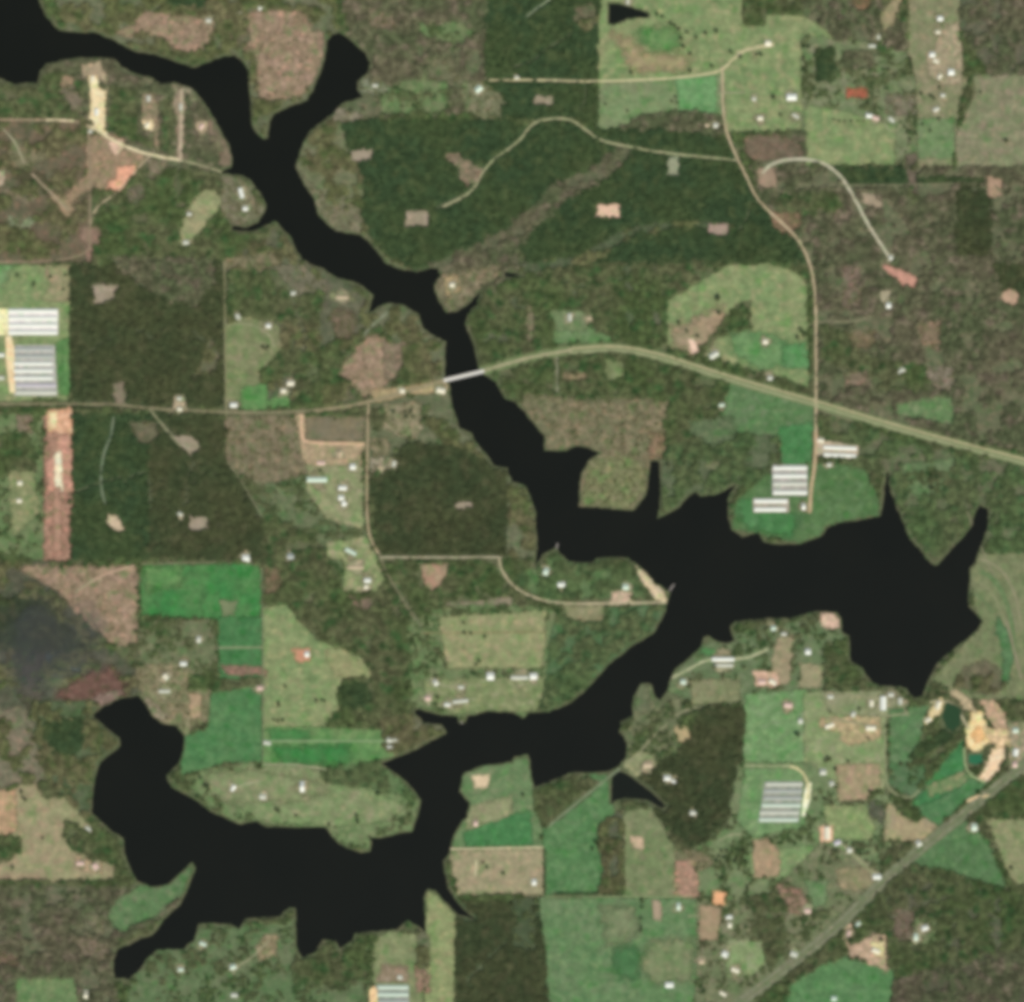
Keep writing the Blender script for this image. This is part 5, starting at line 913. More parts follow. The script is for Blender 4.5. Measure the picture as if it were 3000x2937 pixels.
# ------------------------------------------------------------------ raster of what lies on top
G0, G1, GS = -150.0, 3150.0, 3.5
NG = int((G1-G0)/GS)
gx = G0+(np.arange(NG)+.5)*GS
def inside(poly, X, Y):
    px = np.array([p[0] for p in poly]); py = np.array([p[1] for p in poly])
    c = np.zeros(X.shape, bool); j = len(px)-1
    for i in range(len(px)):
        if py[i] != py[j]:
            m = ((py[i] > Y) != (py[j] > Y)) & (X < (px[j]-px[i])*(Y-py[i])/(py[j]-py[i])+px[i])
            c ^= m
        j = i
    return c
ras = np.full((NG, NG), -1, int)          # row = y
def paint(poly, idx, grow=0.0):
    x0 = min(p[0] for p in poly)-grow; x1 = max(p[0] for p in poly)+grow; y0 = min(p[1] for p in poly)-grow; y1 = max(p[1] for p in poly)+grow
    i0 = max(0, int((x0-G0)/GS)-1); i1 = min(NG, int((x1-G0)/GS)+2); j0 = max(0, int((y0-G0)/GS)-1); j1 = min(NG, int((y1-G0)/GS)+2)
    if i1 <= i0 or j1 <= j0: return
    X, Y = np.meshgrid(gx[i0:i1], gx[j0:j1]); m = inside(poly, X, Y)
    ras[j0:j1, i0:i1][m] = idx

lev = np.zeros((NG, NG), int)             # stacked sheets: each lies just above whatever it overlaps
def level(poly):
    x0 = min(p[0] for p in poly)-30; x1 = max(p[0] for p in poly)+30; y0 = min(p[1] for p in poly)-30; y1 = max(p[1] for p in poly)+30
    i0 = max(0, int((x0-G0)/GS)-1); i1 = min(NG, int((x1-G0)/GS)+2); j0 = max(0, int((y0-G0)/GS)-1); j1 = min(NG, int((y1-G0)/GS)+2)
    if i1 <= i0 or j1 <= j0: return 0.045
    X, Y = np.meshgrid(gx[i0:i1], gx[j0:j1]); m = inside(poly, X, Y)
    for p in poly:
        i = int((p[0]-G0)/GS)-i0; j = int((p[1]-G0)/GS)-j0
        if 0 <= i < m.shape[1] and 0 <= j < m.shape[0]: m[j, i] = True
    for _ in range(6): m = m | np.roll(m, 1, 0) | np.roll(m, -1, 0) | np.roll(m, 1, 1) | np.roll(m, -1, 1)
    sub = lev[j0:j1, i0:i1]; z = int(sub[m].max()) if m.any() else 0
    sub[m] = z+1; return (z+1)*0.045

# ------------------------------------------------------------------ ground sheet, banks, water
base_cols = CL['woods']
BIG = 14000/K
gme = clip_mesh('ground', [(OX-BIG, OY-BIG), (OX+BIG, OY-BIG), (OX+BIG, OY+BIG), (OX-BIG, OY+BIG)], 0.0)
struct('ground', gme, ground_mat(*base_cols))
bankm = ground_mat((92,92,72),(84,88,64),(104,98,80),.6,1)
wm = water_mat((25,27,19)); wm2 = water_mat((28,32,23)); gm = water_mat((48,112,76))
def bank_mesh(poly, drop=2.2, run=3.0):
    n = len(poly); area = sum(poly[i][0]*poly[(i+1) % n][1]-poly[(i+1) % n][0]*poly[i][1] for i in range(n))
    s = 1 if area > 0 else -1; v = []; f = []
    for i in range(n):
        a, b = poly[i-1], poly[(i+1) % n]; tx, ty = b[0]-a[0], b[1]-a[1]; L = math.hypot(tx, ty) or 1
        w0 = W(poly[i]); w1 = W((poly[i][0]-ty/L*run/K*s, poly[i][1]+tx/L*run/K*s))
        v += [(*w0, 0.0), (*w1, -drop)]
    for i in range(n):
        j = (i+1) % n; f.append((2*i, 2*j, 2*j+1, 2*i+1)[::-s])
    me = bpy.data.meshes.new('lake_bank'); me.from_pydata(v, [], f); return me
def flat_mesh(name, poly, z):
    vs = [Vector(W(p)) for p in poly]
    if sum(vs[i-1].x*vs[i].y-vs[i].x*vs[i-1].y for i in range(len(vs))) < 0: vs.reverse()
    ve, ed, fa, *_ = delaunay_2d_cdt(vs, [], [list(range(len(vs)))], 1, 1e-3)
    me = bpy.data.meshes.new(name); V = [(p.x, p.y, z) for p in ve]; F = []
    for g in fa:
        a, b, c = (V[i] for i in g[:3])
        F.append(g if (b[0]-a[0])*(c[1]-a[1])-(b[1]-a[1])*(c[0]-a[0]) > 0 else g[::-1])
    me.from_pydata(V, [], F); return me
for i, h in enumerate(HOLES):
    struct('lake_bank', bank_mesh(h), bankm)
    struct('water', flat_mesh('water', h, -0.9), gm if i == len(HOLES)-1 else (wm if i == 0 else (water_mat((46,74,46)) if i == 4 else wm2)))

# ------------------------------------------------------------------ ground patches
wet_r = np.zeros((NG, NG), bool); _x, _y = np.meshgrid(gx, gx)
for h in HOLES: wet_r |= inside(h, _x, _y)
def HW(X, Y):
    i = np.clip(((X-G0)/GS).astype(int), 0, NG-1); j = np.clip(((Y-G0)/GS).astype(int), 0, NG-1); return wet_r[j, i]
CRISP = ('past', 'pastg', 'bright', 'tan', 'olive', 'pad', 'cream', 'dirt', 'lot')
for i, (cls, poly, name, label, edge, cols) in enumerate(PATCH):
    pr = rough_edge(poly, 8, edge*(1.6 if cls not in CRISP else 1.0), i*3.7)
    base = CL[cls]
    cc = (*cols, base[3], base[4]) if cols else base
    if cls in CRISP: fe = (7.0, 7.0) if edge <= 2 else ((9.0, 8.0) if edge <= 3 else (22.0, 16.0))
    else: fe = (8.0, 9.0)
    if name == 'shed_yard': fe = (1.5, .5)
    zz = level(pr)
    me = cover_mesh('patch', pr, zz, fe[0]+1.5*fe[1], HW)
    if not me.polygons: continue
    nm = {'woodland': 'forest_floor'}.get(name, name or 'pasture')
    struct(nm, me, ground_mat(*cc, feather=fe))
    paint(pr, i)
for name, pts, w, col in ROADS:
    rb = ribbon(pts, w, 1.7)
    struct(name, clip_mesh(name, rb, level(rb)), ground_mat(*col, .6, .5))
    paint(ribbon(pts, w+{'road': 16, 'highway': 16, 'track': 9}.get(name, 4)), -2)
ASPH = ((156,158,118),(150,152,112),(164,164,124))
for d, key in ((-6, 0), (6, 1)):
    ln = offset_line(chaikin(D((1080,667),(1170,660),(1250,675),(1350,708),(1450,738),(1550,766),(1700,812),(1850,852),(1950,878),(2040,903)), 1), d)
    rb = ribbon(ln, 9.5); struct('highway', clip_mesh('highway', rb, level(rb)), ground_mat(*(ASPH if key else ((176,166,126),(168,158,120),(184,174,134))), .6, .4)); paint(ribbon(ln, 14), -2)
rb = ribbon(D((915,706),(960,692),(1010,678),(1086,665)), 13); struct('highway', clip_mesh('highway', rb, level(rb)), ground_mat((166,158,122),(158,152,116),(174,164,130),.6,.4)); paint(rb, -2)
for d in (-8.5, 8.5):
    ln = offset_line(dia, d); rb = ribbon(ln, 9); struct('highway', clip_mesh('highway', rb, level(rb)), ground_mat((128,126,102),(116,120,94),(140,136,112),.8,1.2)); paint(rb, -2)
ras_land = ras.copy()
for h in HOLES: paint(h, -3)
# keep the shores free of trees: grow the water by ~2 cells
wmask = ras == -3
gm_ = wmask.copy()
for sx in (-2, -1, 0, 1, 2):
    for sy in (-2, -1, 0, 1, 2):
        gm_ |= np.roll(np.roll(wmask, sx, 1), sy, 0)
ras[gm_] = -3

# ------------------------------------------------------------------ trees
bark = plain('bark', (96,80,62), .9)
def leaf_cloud(bm, cx, cy, z0, r, h, n, rnd, slot=0, size=2.0):
    """many leaf-spray faces spread through an uneven crown"""
    lob = [(rnd.uniform(0, 6.28), rnd.uniform(.7, 1.12)) for _ in range(5)]
    for _ in range(n):
        a = rnd.uniform(0, 6.283); u = rnd.uniform(-.55, 1); rr = math.sqrt(max(0.05, 1-u*u))*r*rnd.uniform(.55, 1.0)
        rr *= min(l[1]+.35*abs(math.sin((a-l[0])/2)) for l in lob)
        x, y, z = cx+rr*math.cos(a), cy+rr*math.sin(a), z0+h*(.5+.5*u)*rnd.uniform(.88, 1.02)
        nv = Vector((math.cos(a)*rr/r+rnd.uniform(-.5, .5), math.sin(a)*rr/r+rnd.uniform(-.5, .5), .4+.7*u+rnd.uniform(-.3, .5))).normalized()
        t = nv.orthogonal().normalized(); b = nv.cross(t); s = size*rnd.uniform(.6, 1.2); q = rnd.uniform(0, 3)
        t, b = t*math.cos(q)+b*math.sin(q), b*math.cos(q)-t*math.sin(q)
        vs = [bm.verts.new(Vector((x, y, z))+t*s*i+b*s*j*.7) for i, j in ((-.5, -.35), (.1, -.5), (.55, .1), (0, .55), (-.5, .3))]
        f = bm.faces.new(vs); f.material_index = slot
def trunk_geo(bm, cx, cy, h, r, slot=0, limbs=3, rnd=random):
    def seg(p, q, ra, rb_):
        d = (q-p).normalized(); t = d.orthogonal().normalized(); b = d.cross(t); ring = []
        for c, rad in ((p, ra), (q, rb_)):
            ring.append([bm.verts.new(c+t*rad*math.cos(k*1.0472)+b*rad*math.sin(k*1.0472)) for k in range(6)])
        for k in range(6):
            f = bm.faces.new((ring[0][k], ring[0][(k+1) % 6], ring[1][(k+1) % 6], ring[1][k])); f.material_index = slot
    seg(Vector((cx, cy, -0.3)), Vector((cx, cy, h*.75)), r, r*.45)
    for k in range(limbs):
        a = rnd.uniform(0, 6.28); z = h*rnd.uniform(.35, .65)
        seg(Vector((cx, cy, z)), Vector((cx+math.cos(a)*h*.22, cy+math.sin(a)*h*.22, z+h*.2)), r*.4, r*.15)
FOL = {'lush': ((82,101,61),(92,101,66),(70,94,57)),  # foliage tints as seen from above in sun
 'mixed': ((80,94,55),(93,96,65),(60,87,48)), 'brown': ((98,95,71),(85,93,63),(114,104,84)), 'olive': ((94,98,62),(104,100,70),(80,93,54)),
 'pine': ((66,81,48),(58,77,48),(76,88,54)), 'plant': ((74,79,50),(64,75,47),(82,84,56))}
PROTO = {}
for kind, cols in FOL.items():
    col = bpy.data.collections.new('trees_'+kind); m = leaf_mat(*cols, 1.42, .2) if kind in ('pine', 'plant') else leaf_mat(*cols); PROTO[kind] = (col, m)
    for v in range(4):
        rnd = random.Random(100+v); bm = bmesh.new()
        dense = kind in ('pine', 'plant')
        k = 6 if dense else 5
        for t in range(k):
            a = t*6.283/(k-1)+rnd.uniform(-.3, .3); d = 0 if t == 0 else rnd.uniform(5.5, 8.5)
            r = rnd.uniform(3.4, 4.6) if dense else rnd.uniform(3.4, 5.6); h = rnd.uniform(9, 11) if dense else rnd.uniform(7, 11)
            x, y = d*math.cos(a), d*math.sin(a)
            trunk_geo(bm, x, y, h, .28, 1, 0)
            leaf_cloud(bm, x, y, h*.3, r*1.08, h*.65, 66, rnd, 0, 2.7)
        me = bpy.data.meshes.new('clump'); bm.to_mesh(me); bm.free(); me.materials.append(m); me.materials.append(bark)
        col.objects.link(bpy.data.objects.new('tree_clump', me))
def scatter_group(col):
    ng = bpy.data.node_groups.new('scatter', 'GeometryNodeTree')
    ng.interface.new_socket('Geometry', in_out='INPUT', socket_type='NodeSocketGeometry')
    ng.interface.new_socket('Geometry', in_out='OUTPUT', socket_type='NodeSocketGeometry')
    N = ng.nodes; gi = N.new('NodeGroupInput'); go = N.new('NodeGroupOutput')
    ip = N.new('GeometryNodeInstanceOnPoints'); ci = N.new('GeometryNodeCollectionInfo')
    ci.inputs['Collection'].default_value = col; ci.inputs['Separate Children'].default_value = True; ci.inputs['Reset Children'].default_value = True
    ip.inputs['Pick Instance'].default_value = True
    rv = N.new('FunctionNodeRandomValue'); rv.data_type = 'FLOAT_VECTOR'; rv.inputs[0].default_value = (0, 0, 0); rv.inputs[1].default_value = (0, 0, 6.28)
    at = N.new('GeometryNodeInputNamedAttribute'); at.data_type = 'FLOAT'; at.inputs['Name'].default_value = 'sc'
    L = ng.links.new
    L(gi.outputs[0], ip.inputs['Points']); L(ci.outputs[0], ip.inputs['Instance']); L(rv.outputs[0], ip.inputs['Rotation'])
    L(at.outputs['Attribute'], ip.inputs['Scale']); L(ip.outputs[0], go.inputs[0]); return ng
NGR = {k: scatter_group(v[0]) for k, v in PROTO.items()}
STEP = 13.6/K
nx = int((G1-G0)/STEP); ii, jj = np.meshgrid(np.arange(nx), np.arange(nx))
PX = G0+(ii+.5+rng.uniform(-.42, .42, ii.shape))*STEP; PY = G0+(jj+.5+rng.uniform(-.42, .42, ii.shape))*STEP
PX = PX.ravel(); PY = PY.ravel()
ci_ = np.clip(((PX-G0)/GS).astype(int), 0, NG-1); JX = PX+rng.normal(0, 3, PX.shape); JY = PY+rng.normal(0, 3, PX.shape)
ci_ = np.clip(((PX-G0)/GS).astype(int), 0, NG-1); cj_ = np.clip(((PY-G0)/GS).astype(int), 0, NG-1)
PID = ras[cj_, ci_]
PJ = ras[np.clip(((JY-G0)/GS).astype(int), 0, NG-1), np.clip(((JX-G0)/GS).astype(int), 0, NG-1)]
WOODY = np.array([c[0] in TREES for c in PATCH]+[False, False, True])      # indices -3, -2, -1 wrap to water, road, base
PID = np.where(WOODY[PID] & WOODY[PJ], PJ, PID)
# patchy openness: two octaves of value noise
def vnoise(X, Y, s, seed):
    r = np.random.default_rng(seed); g = r.random((220, 220))
    x = X/s+40; y = Y/s+40; x0 = np.floor(x).astype(int); y0 = np.floor(y).astype(int); fx = x-x0; fy = y-y0
    fx = fx*fx*(3-2*fx); fy = fy*fy*(3-2*fy); x0 %= 218; y0 %= 218
    return (g[y0, x0]*(1-fx)+g[y0, x0+1]*fx)*(1-fy)+(g[y0+1, x0]*(1-fx)+g[y0+1, x0+1]*fx)*fy
OPEN = .6*vnoise(PX, PY, 40, 1)+.3*vnoise(PX, PY, 20, 2)+.10*rng.random(PX.shape)
def forest(mask, kind, label, name='woodland', lo=.78, hi=1.15):
    x = PX[mask]; y = PY[mask]
    if len(x) == 0: return
    me = bpy.data.meshes.new('woodland')
    me.vertices.add(len(x)); co = np.zeros((len(x), 3), np.float32); co[:, 0] = (x-OX)*K; co[:, 1] = (OY-y)*K
    me.vertices.foreach_set('co', co.ravel())
    at = me.attributes.new('sc', 'FLOAT', 'POINT'); at.data.foreach_set('value', rng.uniform(lo, hi, len(x)).astype(np.float32))
    o = new_obj(name, me); md = o.modifiers.new('scatter', 'NODES'); md.node_group = NGR[kind]
    tag(o, label, 'trees' if name != 'woodland' else 'woods', None, 'stuff')
def qd(cls, dens): return OPEN < (0.5+(dens-.5)*.62 if dens < 1 else 2)
seen_l = set()
for i, (cls, poly, name, label, edge, cols) in enumerate(PATCH):
    if cls not in TREES: continue
    dens, kind = TREES[cls]
    m = (PID == i) & qd(cls, dens)
    if label is None:
        if cls == 'mead' and m.sum() > 0: pass
        else:
            if m.sum() == 0: continue
    PATCH[i] = (cls, poly, name, label, edge, cols)
    if label: forest(m, kind, label)
m = (PID == -1) & qd('woods', .8)
forest(m, 'mixed', 'mixed green woods filling the land between all the named fields')
# the loose scattered trees of scrub, glades and house grounds, one mass per kind
scr = np.zeros(PX.shape, bool); med = np.zeros(PX.shape, bool); pnk = np.zeros(PX.shape, bool)
for i, (cls, poly, name, label, edge, cols) in enumerate(PATCH):
    if label is None and cls in TREES:
        t = {'scrub': scr, 'mead': med, 'pinkcut': pnk}.get(cls, med); t |= (PID == i)
RND = rng.random(PX.shape)
forest(scr & (RND < .42), 'olive', 'scattered olive bushes dotted over the tan scrub clearings', 'scattered_bushes', .25, .6)
forest(med & (OPEN*.75+RND*.25 < .46), 'mixed', 'scattered green yard trees around the houses and glades', 'scattered_trees', .45, .95)
forest(pnk & (RND < .16), 'brown', 'sparse brown saplings left standing on the pink clearings', 'scattered_saplings', .25, .5)

# single trees that can be told apart
def tree_proto(seed, r, h, kind):
    root = bpy.data.objects.new('tree', None); rnd = random.Random(seed)
    bm = bmesh.new(); trunk_geo(bm, 0, 0, h, .45, 0, 5, rnd); me = bpy.data.meshes.new('trunk'); bm.to_mesh(me); bm.free(); me.materials.append(bark)
    t = bpy.data.objects.new('trunk', me); t.parent = root
    bm = bmesh.new()
    for k in range(6):
        a = rnd.uniform(0, 6.28); d = r*rnd.uniform(.2, .6)
        leaf_cloud(bm, d*math.cos(a), d*math.sin(a), h*rnd.uniform(.25, .4), r*.62, h*.6, 70, rnd, 0, 1.8)
    me = bpy.data.meshes.new('crown'); bm.to_mesh(me); bm.free(); me.materials.append(PROTO[kind][1])
    c = bpy.data.objects.new('crown', me); c.parent = root
    return root, t, c
TP = [tree_proto(1, 8, 13, 'plant'), tree_proto(2, 9, 14, 'pine'), tree_proto(3, 7.5, 12, 'plant')]
first = [True]*3
def put_tree(p, label, group, s=1.0):
    k = random.randrange(3); root, t, c = TP[k]
    if not first[k]:
        root = root.copy(); t = t.copy(); c = c.copy(); t.parent = root; c.parent = root
    first[k] = False
    for o in (root, t, c): C.objects.link(o)
    x, y = W(p); root.location = (x, y, 0.1); root.rotation_euler = (0, 0, random.uniform(0, 6.28)); f = s*random.uniform(.9, 1.15); root.scale = (f, f, f)
    tag(root, label, 'tree', group)
TG = [
 ('dark round tree standing loose in the pale north pasture', 'trees in the north pasture', T(1500,0,(1260,290),(1275,350),(1370,280),(1440,250),(1520,235),(1325,405),(1485,495),(885,545),(1325,530)), 1),
 ('tree on the creek line running east from the top pond', 'trees along the pond creek', T(1500,0,(1080,110),(1120,130),(1180,180),(1210,195),(1240,220),(1300,245)), 1),
 ('dark tree beside the cream road east of the county road', 'trees by the cream road', T(1500,0,(1630,390),(1700,425),(1820,405),(1850,405)), 1),
 ('small tree in the green field above the brown grey wood', 'trees in the green field', T(1500,0,(1215,725),(1230,765),(1190,760),(860,830),(700,780)), .8),
 ('dark tree on the east edge of the upper right pasture', 'trees on the pasture edge', T(2250,0,(265,430),(265,455),(265,530),(262,350),(300,350)), 1),
 ('dark tree between the red dirt and the homes at top right', 'trees west of the top right homes', T(2250,0,(1060,450),(1065,480),(1065,505),(1025,105),(1210,720),(1235,735)), 1.1),
 ('dark tree among the top right homes', 'trees among the top right homes', T(2250,0,(1275,660),(1580,690),(1210,980),(1270,890),(1150,930),(1140,700),(1480,520),(1545,510)), .9),
 ('lone dark tree in the olive field at the right edge', None, T(2250,0,(1770,1050)), 1.2),
 ('dark tree in the hedge below the red dirt patch', 'trees in the hedge below the red dirt', T(2250,0,(490,890),(530,905),(570,905),(620,905),(670,905),(710,905)), .8),
 ('dark tree by the bright white barn near the county road', 'trees by the white barn', T(2250,0,(40,715),(40,730),(90,860)), 1),
 ('large dark lone tree in the middle of the round pasture', None, T(1500,750,(1535,320)), 1.7),
 ('brown tree just south of the lone tree in the round pasture', None, T(1500,750,(1540,425)), 1.2),
 ('tree at the west side of the round pasture', 'trees on the west side of the round pasture', T(1500,750,(1300,560),(1380,600),(1240,500)), 1),
 ('lone dark tree just south of the highway east of the curve', None, T(1500,750,(1350,938)), 1.4),
 ('dark tree in the mottled ground above the narrow north inlet', 'trees above the narrow inlet', T(1500,750,(1285,1460),(1360,1540),(1350,1560),(1160,1560)), 1.2),
 ('dark tree clump in the green corner beside the county road', 'trees in the corner by the county road', T(2250,750,(240,550),(260,575),(220,610),(270,600)), 1.1),
 ('dark tree in the glade above the large bay', 'trees in the bay glade', T(2250,750,(1245,1600),(1255,1640),(1215,1640),(1215,1730)), 1.3),
 ('small dark tree in the pasture above the western sheds', 'trees above the western sheds', T(0,750,(130,150),(255,205),(250,225),(380,160),(470,250),(490,150)), .9),
 ('round dark tree in the long pale pasture', 'trees in the long pale pasture', T(750,1500,(165,1415),(170,1440),(450,1405),(490,1405),(510,1410),(130,1550),(165,1555),(200,1550),(220,1300)), .95),
 ('dark tree in the tan pasture by the river homes', 'trees in the tan pasture', T(750,1500,(1660,1110),(1640,1140),(1700,930),(1545,830),(1550,900),(1600,905),(1120,1320),(1350,1380)), .95),
 ('dark tree in the green field north of the striped sheds', 'trees north of the striped sheds', T(2250,1500,(215,1655),(230,1660)), 1.2),
 ('dark tree among the dirt lots in the lower right', 'trees among the lower right dirt lots', T(2250,1500,(680,1470),(745,1690),(460,1490),(1035,1470),(440,1830),(460,1840)), 1),
 ('orange green tree on the edge of the cream quarry', None, T(2250,1500,(1670,1602)), 1.1),
 ('dark tree standing in the tan field at the left edge', 'trees in the left tan field', T(0,2187,(95,900),(160,340),(170,380),(190,400),(320,680)), 1),
 ('dark tree near the west tip of the peninsula', 'trees on the west tip of the peninsula', T(0,2187,(1490,235),(1520,290),(1545,300)), 1.1),
 ('dark tree on the southern half of the peninsula', 'trees on the south of the peninsula', T(750,2187,(170,480),(300,520),(910,350),(750,520),(760,560),(545,585),(150,470)), 1.1),
 ('tree in the tan field east of the river mouth', 'trees in the tan field by the river', T(750,2187,(1840,945),(1690,860),(1720,900),(1490,1000)), 1),
 ('dark tree in the corner of the green lower pasture', 'trees in the lower pasture corner', T(1500,2187,(85,365),(620,710),(640,735),(600,760),(660,690)), 1.1),
 ('tree in the hedge line north of the bottom white barn', 'trees in the bottom hedge line', T(1500,2187,(965,1140),(965,1200),(960,1280),(965,1340),(960,1370),(970,1160)), .9),
 ('tree in the short hedge east of the orange pad', 'trees in the hedge by the orange pad', T(1500,2187,(1750,1040),(1750,1080),(1755,1120),(1760,1160),(1750,1060)), .9),
 ('dark tree in the square grove right of the pink clearing', 'trees of the square grove', T(1500,2187,(1560,780),(1600,780),(1640,790),(1680,780),(1720,780),(1540,820),(1580,830),(1620,830),(1670,830),(1710,830),(1740,850),(1520,850),(1600,860),(1660,860),(1740,800)), 1.1),
 ('dark tree beside the diagonal highway lots', 'trees beside the diagonal highway', T(2250,2187,(500,780),(520,785),(690,800),(730,850),(860,850),(1020,800),(970,850),(860,890)), 1),
 ('dark tree at the hairpin dirt lot', 'trees at the hairpin dirt lot', T(2250,2187,(620,1450),(605,1430),(640,1440),(840,1440)), 1.1),
 ('lone dark tree at the right end of the olive field', None, T(2250,2187,(1810,905)), 1.2),
 ('dark tree on the hedge north of the pale east field', 'trees north of the striped pasture', T(2250,2187,(450,95),(430,110),(600,115),(500,170),(760,340),(780,360),(810,340)), 1),
 ('dark brown clump on the small field by the western highway', 'trees on the western highway field', T(750,750,(50,680),(75,690),(90,675),(155,430)), 1),
 ('dark tree in the scrub lots west of the bridge', 'trees in the bridge scrub lots', T(750,750,(1110,1160),(1150,1160),(1170,1200),(1120,1200),(1020,1160),(590,1220),(480,1600)), 1),
 ('tree in the hedge along the south side of the lower pasture', 'trees in the lower pasture hedge', T(1500,2187,*[(330+k*24, 1096) for k in range(20)]), .75),
 ('tree in the strip beside the tan bottom field', 'trees beside the tan bottom field', T(1500,2187,*[(245, 780+k*28) for k in range(12)]), .75),
 ('tree in the hedge under the bright green north field', 'trees under the bright green field', T(0,1500,*[(1090+k*26, 805) for k in range(13)]), .75),
 ('bush on the fence line south of the bright strip field', 'bushes on the strip field fence', T(1500,0,*[(610, 640+k*34) for k in range(10)]), .75),
]
ORD = ['first', 'second', 'third', 'fourth', 'fifth', 'sixth', 'seventh', 'eighth', 'ninth', 'tenth', 'eleventh', 'twelfth', 'thirteenth', 'fourteenth', 'fifteenth', 'sixteenth', 'seventeenth', 'eighteenth', 'nineteenth', 'twentieth']
for label, group, pts, s in TG:
    if len(pts) == 1: put_tree(pts[0], label, group, s); continue
    xs = [p[0] for p in pts]; ys = [p[1] for p in pts]; wide = max(xs)-min(xs) >= max(ys)-min(ys)
    for n_, p in enumerate(sorted(pts, key=lambda q: q[0] if wide else q[1])):
        put_tree(p, f"{label}, {ORD[n_]} from the {'west' if wide else 'north'}", group, s)

# ------------------------------------------------------------------ buildings
def boxm(bm, x0, x1, y0, y1, z0, z1):
    v = [bm.verts.new(p) for p in ((x0,y0,z0),(x1,y0,z0),(x1,y1,z0),(x0,y1,z0),(x0,y0,z1),(x1,y0,z1),(x1,y1,z1),(x0,y1,z1))]
    for f in ((3,2,1,0),(4,5,6,7),(0,1,5,4),(1,2,6,5),(2,3,7,6),(3,0,4,7)): bm.faces.new([v[i] for i in f])
def part(name, bm, mat, parent):
    me = bpy.data.meshes.new(name); bm.normal_update(); bm.to_mesh(me); bm.free(); return new_obj(name, me, mat, parent)
def gable_roof(bm, L, Wd, z, rise, ov, th=.25):
    hl, hw = L/2+ov, Wd/2+ov; zz = z-ov*rise/(Wd/2)
    for s in (-1, 1):
        a = [(-hl, s*hw, zz), (hl, s*hw, zz), (hl, 0, z+rise), (-hl, 0, z+rise)]
        v = [bm.verts.new(p) for p in a]+[bm.verts.new((p[0], p[1], p[2]+th)) for p in a]
        fs = ((0,1,2,3),(7,6,5,4),(0,4,5,1),(1,5,6,2),(3,2,6,7),(0,3,7,4))
        for f in fs: bm.faces.new([v[i] for i in (f if s > 0 else f[::-1])])
def wall_body(bm, L, Wd, z, rise):
    boxm(bm, -L/2, L/2, -Wd/2, Wd/2, -.4, z)
    for s in (-1, 1):
        x = s*L/2
        v = [bm.verts.new(p) for p in ((x, -Wd/2, z), (x, Wd/2, z), (x, 0, z+rise-.1))]; bm.faces.new(v if s > 0 else v[::-1])
WALLM = plain('painted_wall', (206,200,188), .7); DOORM = plain('door_paint', (120,110,100), .6); GLASSM = plain('window_glass', (58,66,72), .15)
RC = {'white': (255,247,226), 'cream': (244,228,196), 'pale': (206,206,184), 'green': (206,222,196), 'grey': (172,176,164), 'pink': (224,190,170), 'lav': (196,188,190), 'tan': (198,176,140)}
def roofm(c): return plain('roof_'+c, RC[c], .5, .97 if c == 'white' else 1.05, 0, .03)
def building(kind, p, L, Wd, rot, rc, label, group=None):
    if kind != 'poultry_shed': L *= 1.12; Wd *= 1.15
    root = bpy.data.objects.new(kind, None); C.objects.link(root); x, y = W(p); root.location = (x, y, .25); root.rotation_euler = (0, 0, math.radians(rot))
    h = {'house': 3.0, 'barn': 4.6, 'shed': 3.2, 'poultry_shed': 3.0}[kind]; rise = Wd*(.28 if kind == 'house' else .2)
    bm = bmesh.new(); wall_body(bm, L, Wd, h, rise); part('wall', bm, WALLM, root)
    bm = bmesh.new(); gable_roof(bm, L, Wd, h, rise, .6); rf = part('roof', bm, roofm(rc), root)
    if kind == 'house':
        bm = bmesh.new(); boxm(bm, -.5, .5, -Wd/2-.06, -Wd/2+.02, 0, 2.1); part('door', bm, DOORM, root)
        for s in (-.32, -.16, .16, .32):
            bm = bmesh.new(); boxm(bm, s*L-.6, s*L+.6, -Wd/2-.05, -Wd/2+.02, 1, 2.2); part('window', bm, GLASSM, root)
        bm = bmesh.new(); boxm(bm, L*.22, L*.22+1, 1.0, 2.0, h+rise*.5, h+rise+.9); part('chimney', bm, DOORM, rf)
    elif kind == 'poultry_shed':
        for s in (-1, 1):
            bm = bmesh.new(); boxm(bm, s*L/2-.05, s*L/2+.08, -1.8, 1.8, 0, 2.8); part('door', bm, DOORM, root)
        for k in range(4):
            bm = bmesh.new(); boxm(bm, L/2-12+k*2.6, L/2-10.4+k*2.6, -Wd/2-.35, -Wd/2+.02, .6, 2.2); part('fan', bm, plain('fan_metal', (140,144,146), .4), root)
        bm = bmesh.new(); boxm(bm, -L/2+2, L/2-2, -.35, .35, h+rise+.1, h+rise+.55); part('ridge_vent', bm, roofm('pale' if rc in ('grey', 'lav') else 'white'), rf)
    else:
        bm = bmesh.new(); boxm(bm, -2, 2, -Wd/2-.07, -Wd/2+.02, 0, h*.85); part('door', bm, DOORM, root)
    tag(root, label, {'poultry_shed': 'poultry shed'}.get(kind, kind), group)
def sheds(rows, x0, x1, cols, where, group, Wd=14.5, tilt=0.0):
    n = len(rows); words = ['northernmost', 'second from the north', 'third from the north', 'fourth from the north', 'fifth from the north', 'sixth from the north', 'seventh from the north']
    for i, y in enumerate(rows):
        a, b = (x0[i], x1[i]) if isinstance(x0, (list, tuple)) else (x0, x1)
        nm = 'southernmost' if i == n-1 else words[i]
        desc = {'white': 'white', 'grey': 'grey', 'lav': 'lavender grey', 'pale': 'pale grey', 'green': 'pale green'}[cols[i]]
        building('poultry_shed', ((a+b)/2, y), (b-a)*K, Wd, -tilt, cols[i], f'long {desc} roofed shed, {nm} of {where}', group)
sheds([912,933,954,974.5], 26, 168, ['white']*4, 'the four white sheds at left', 'upper western sheds', 15)
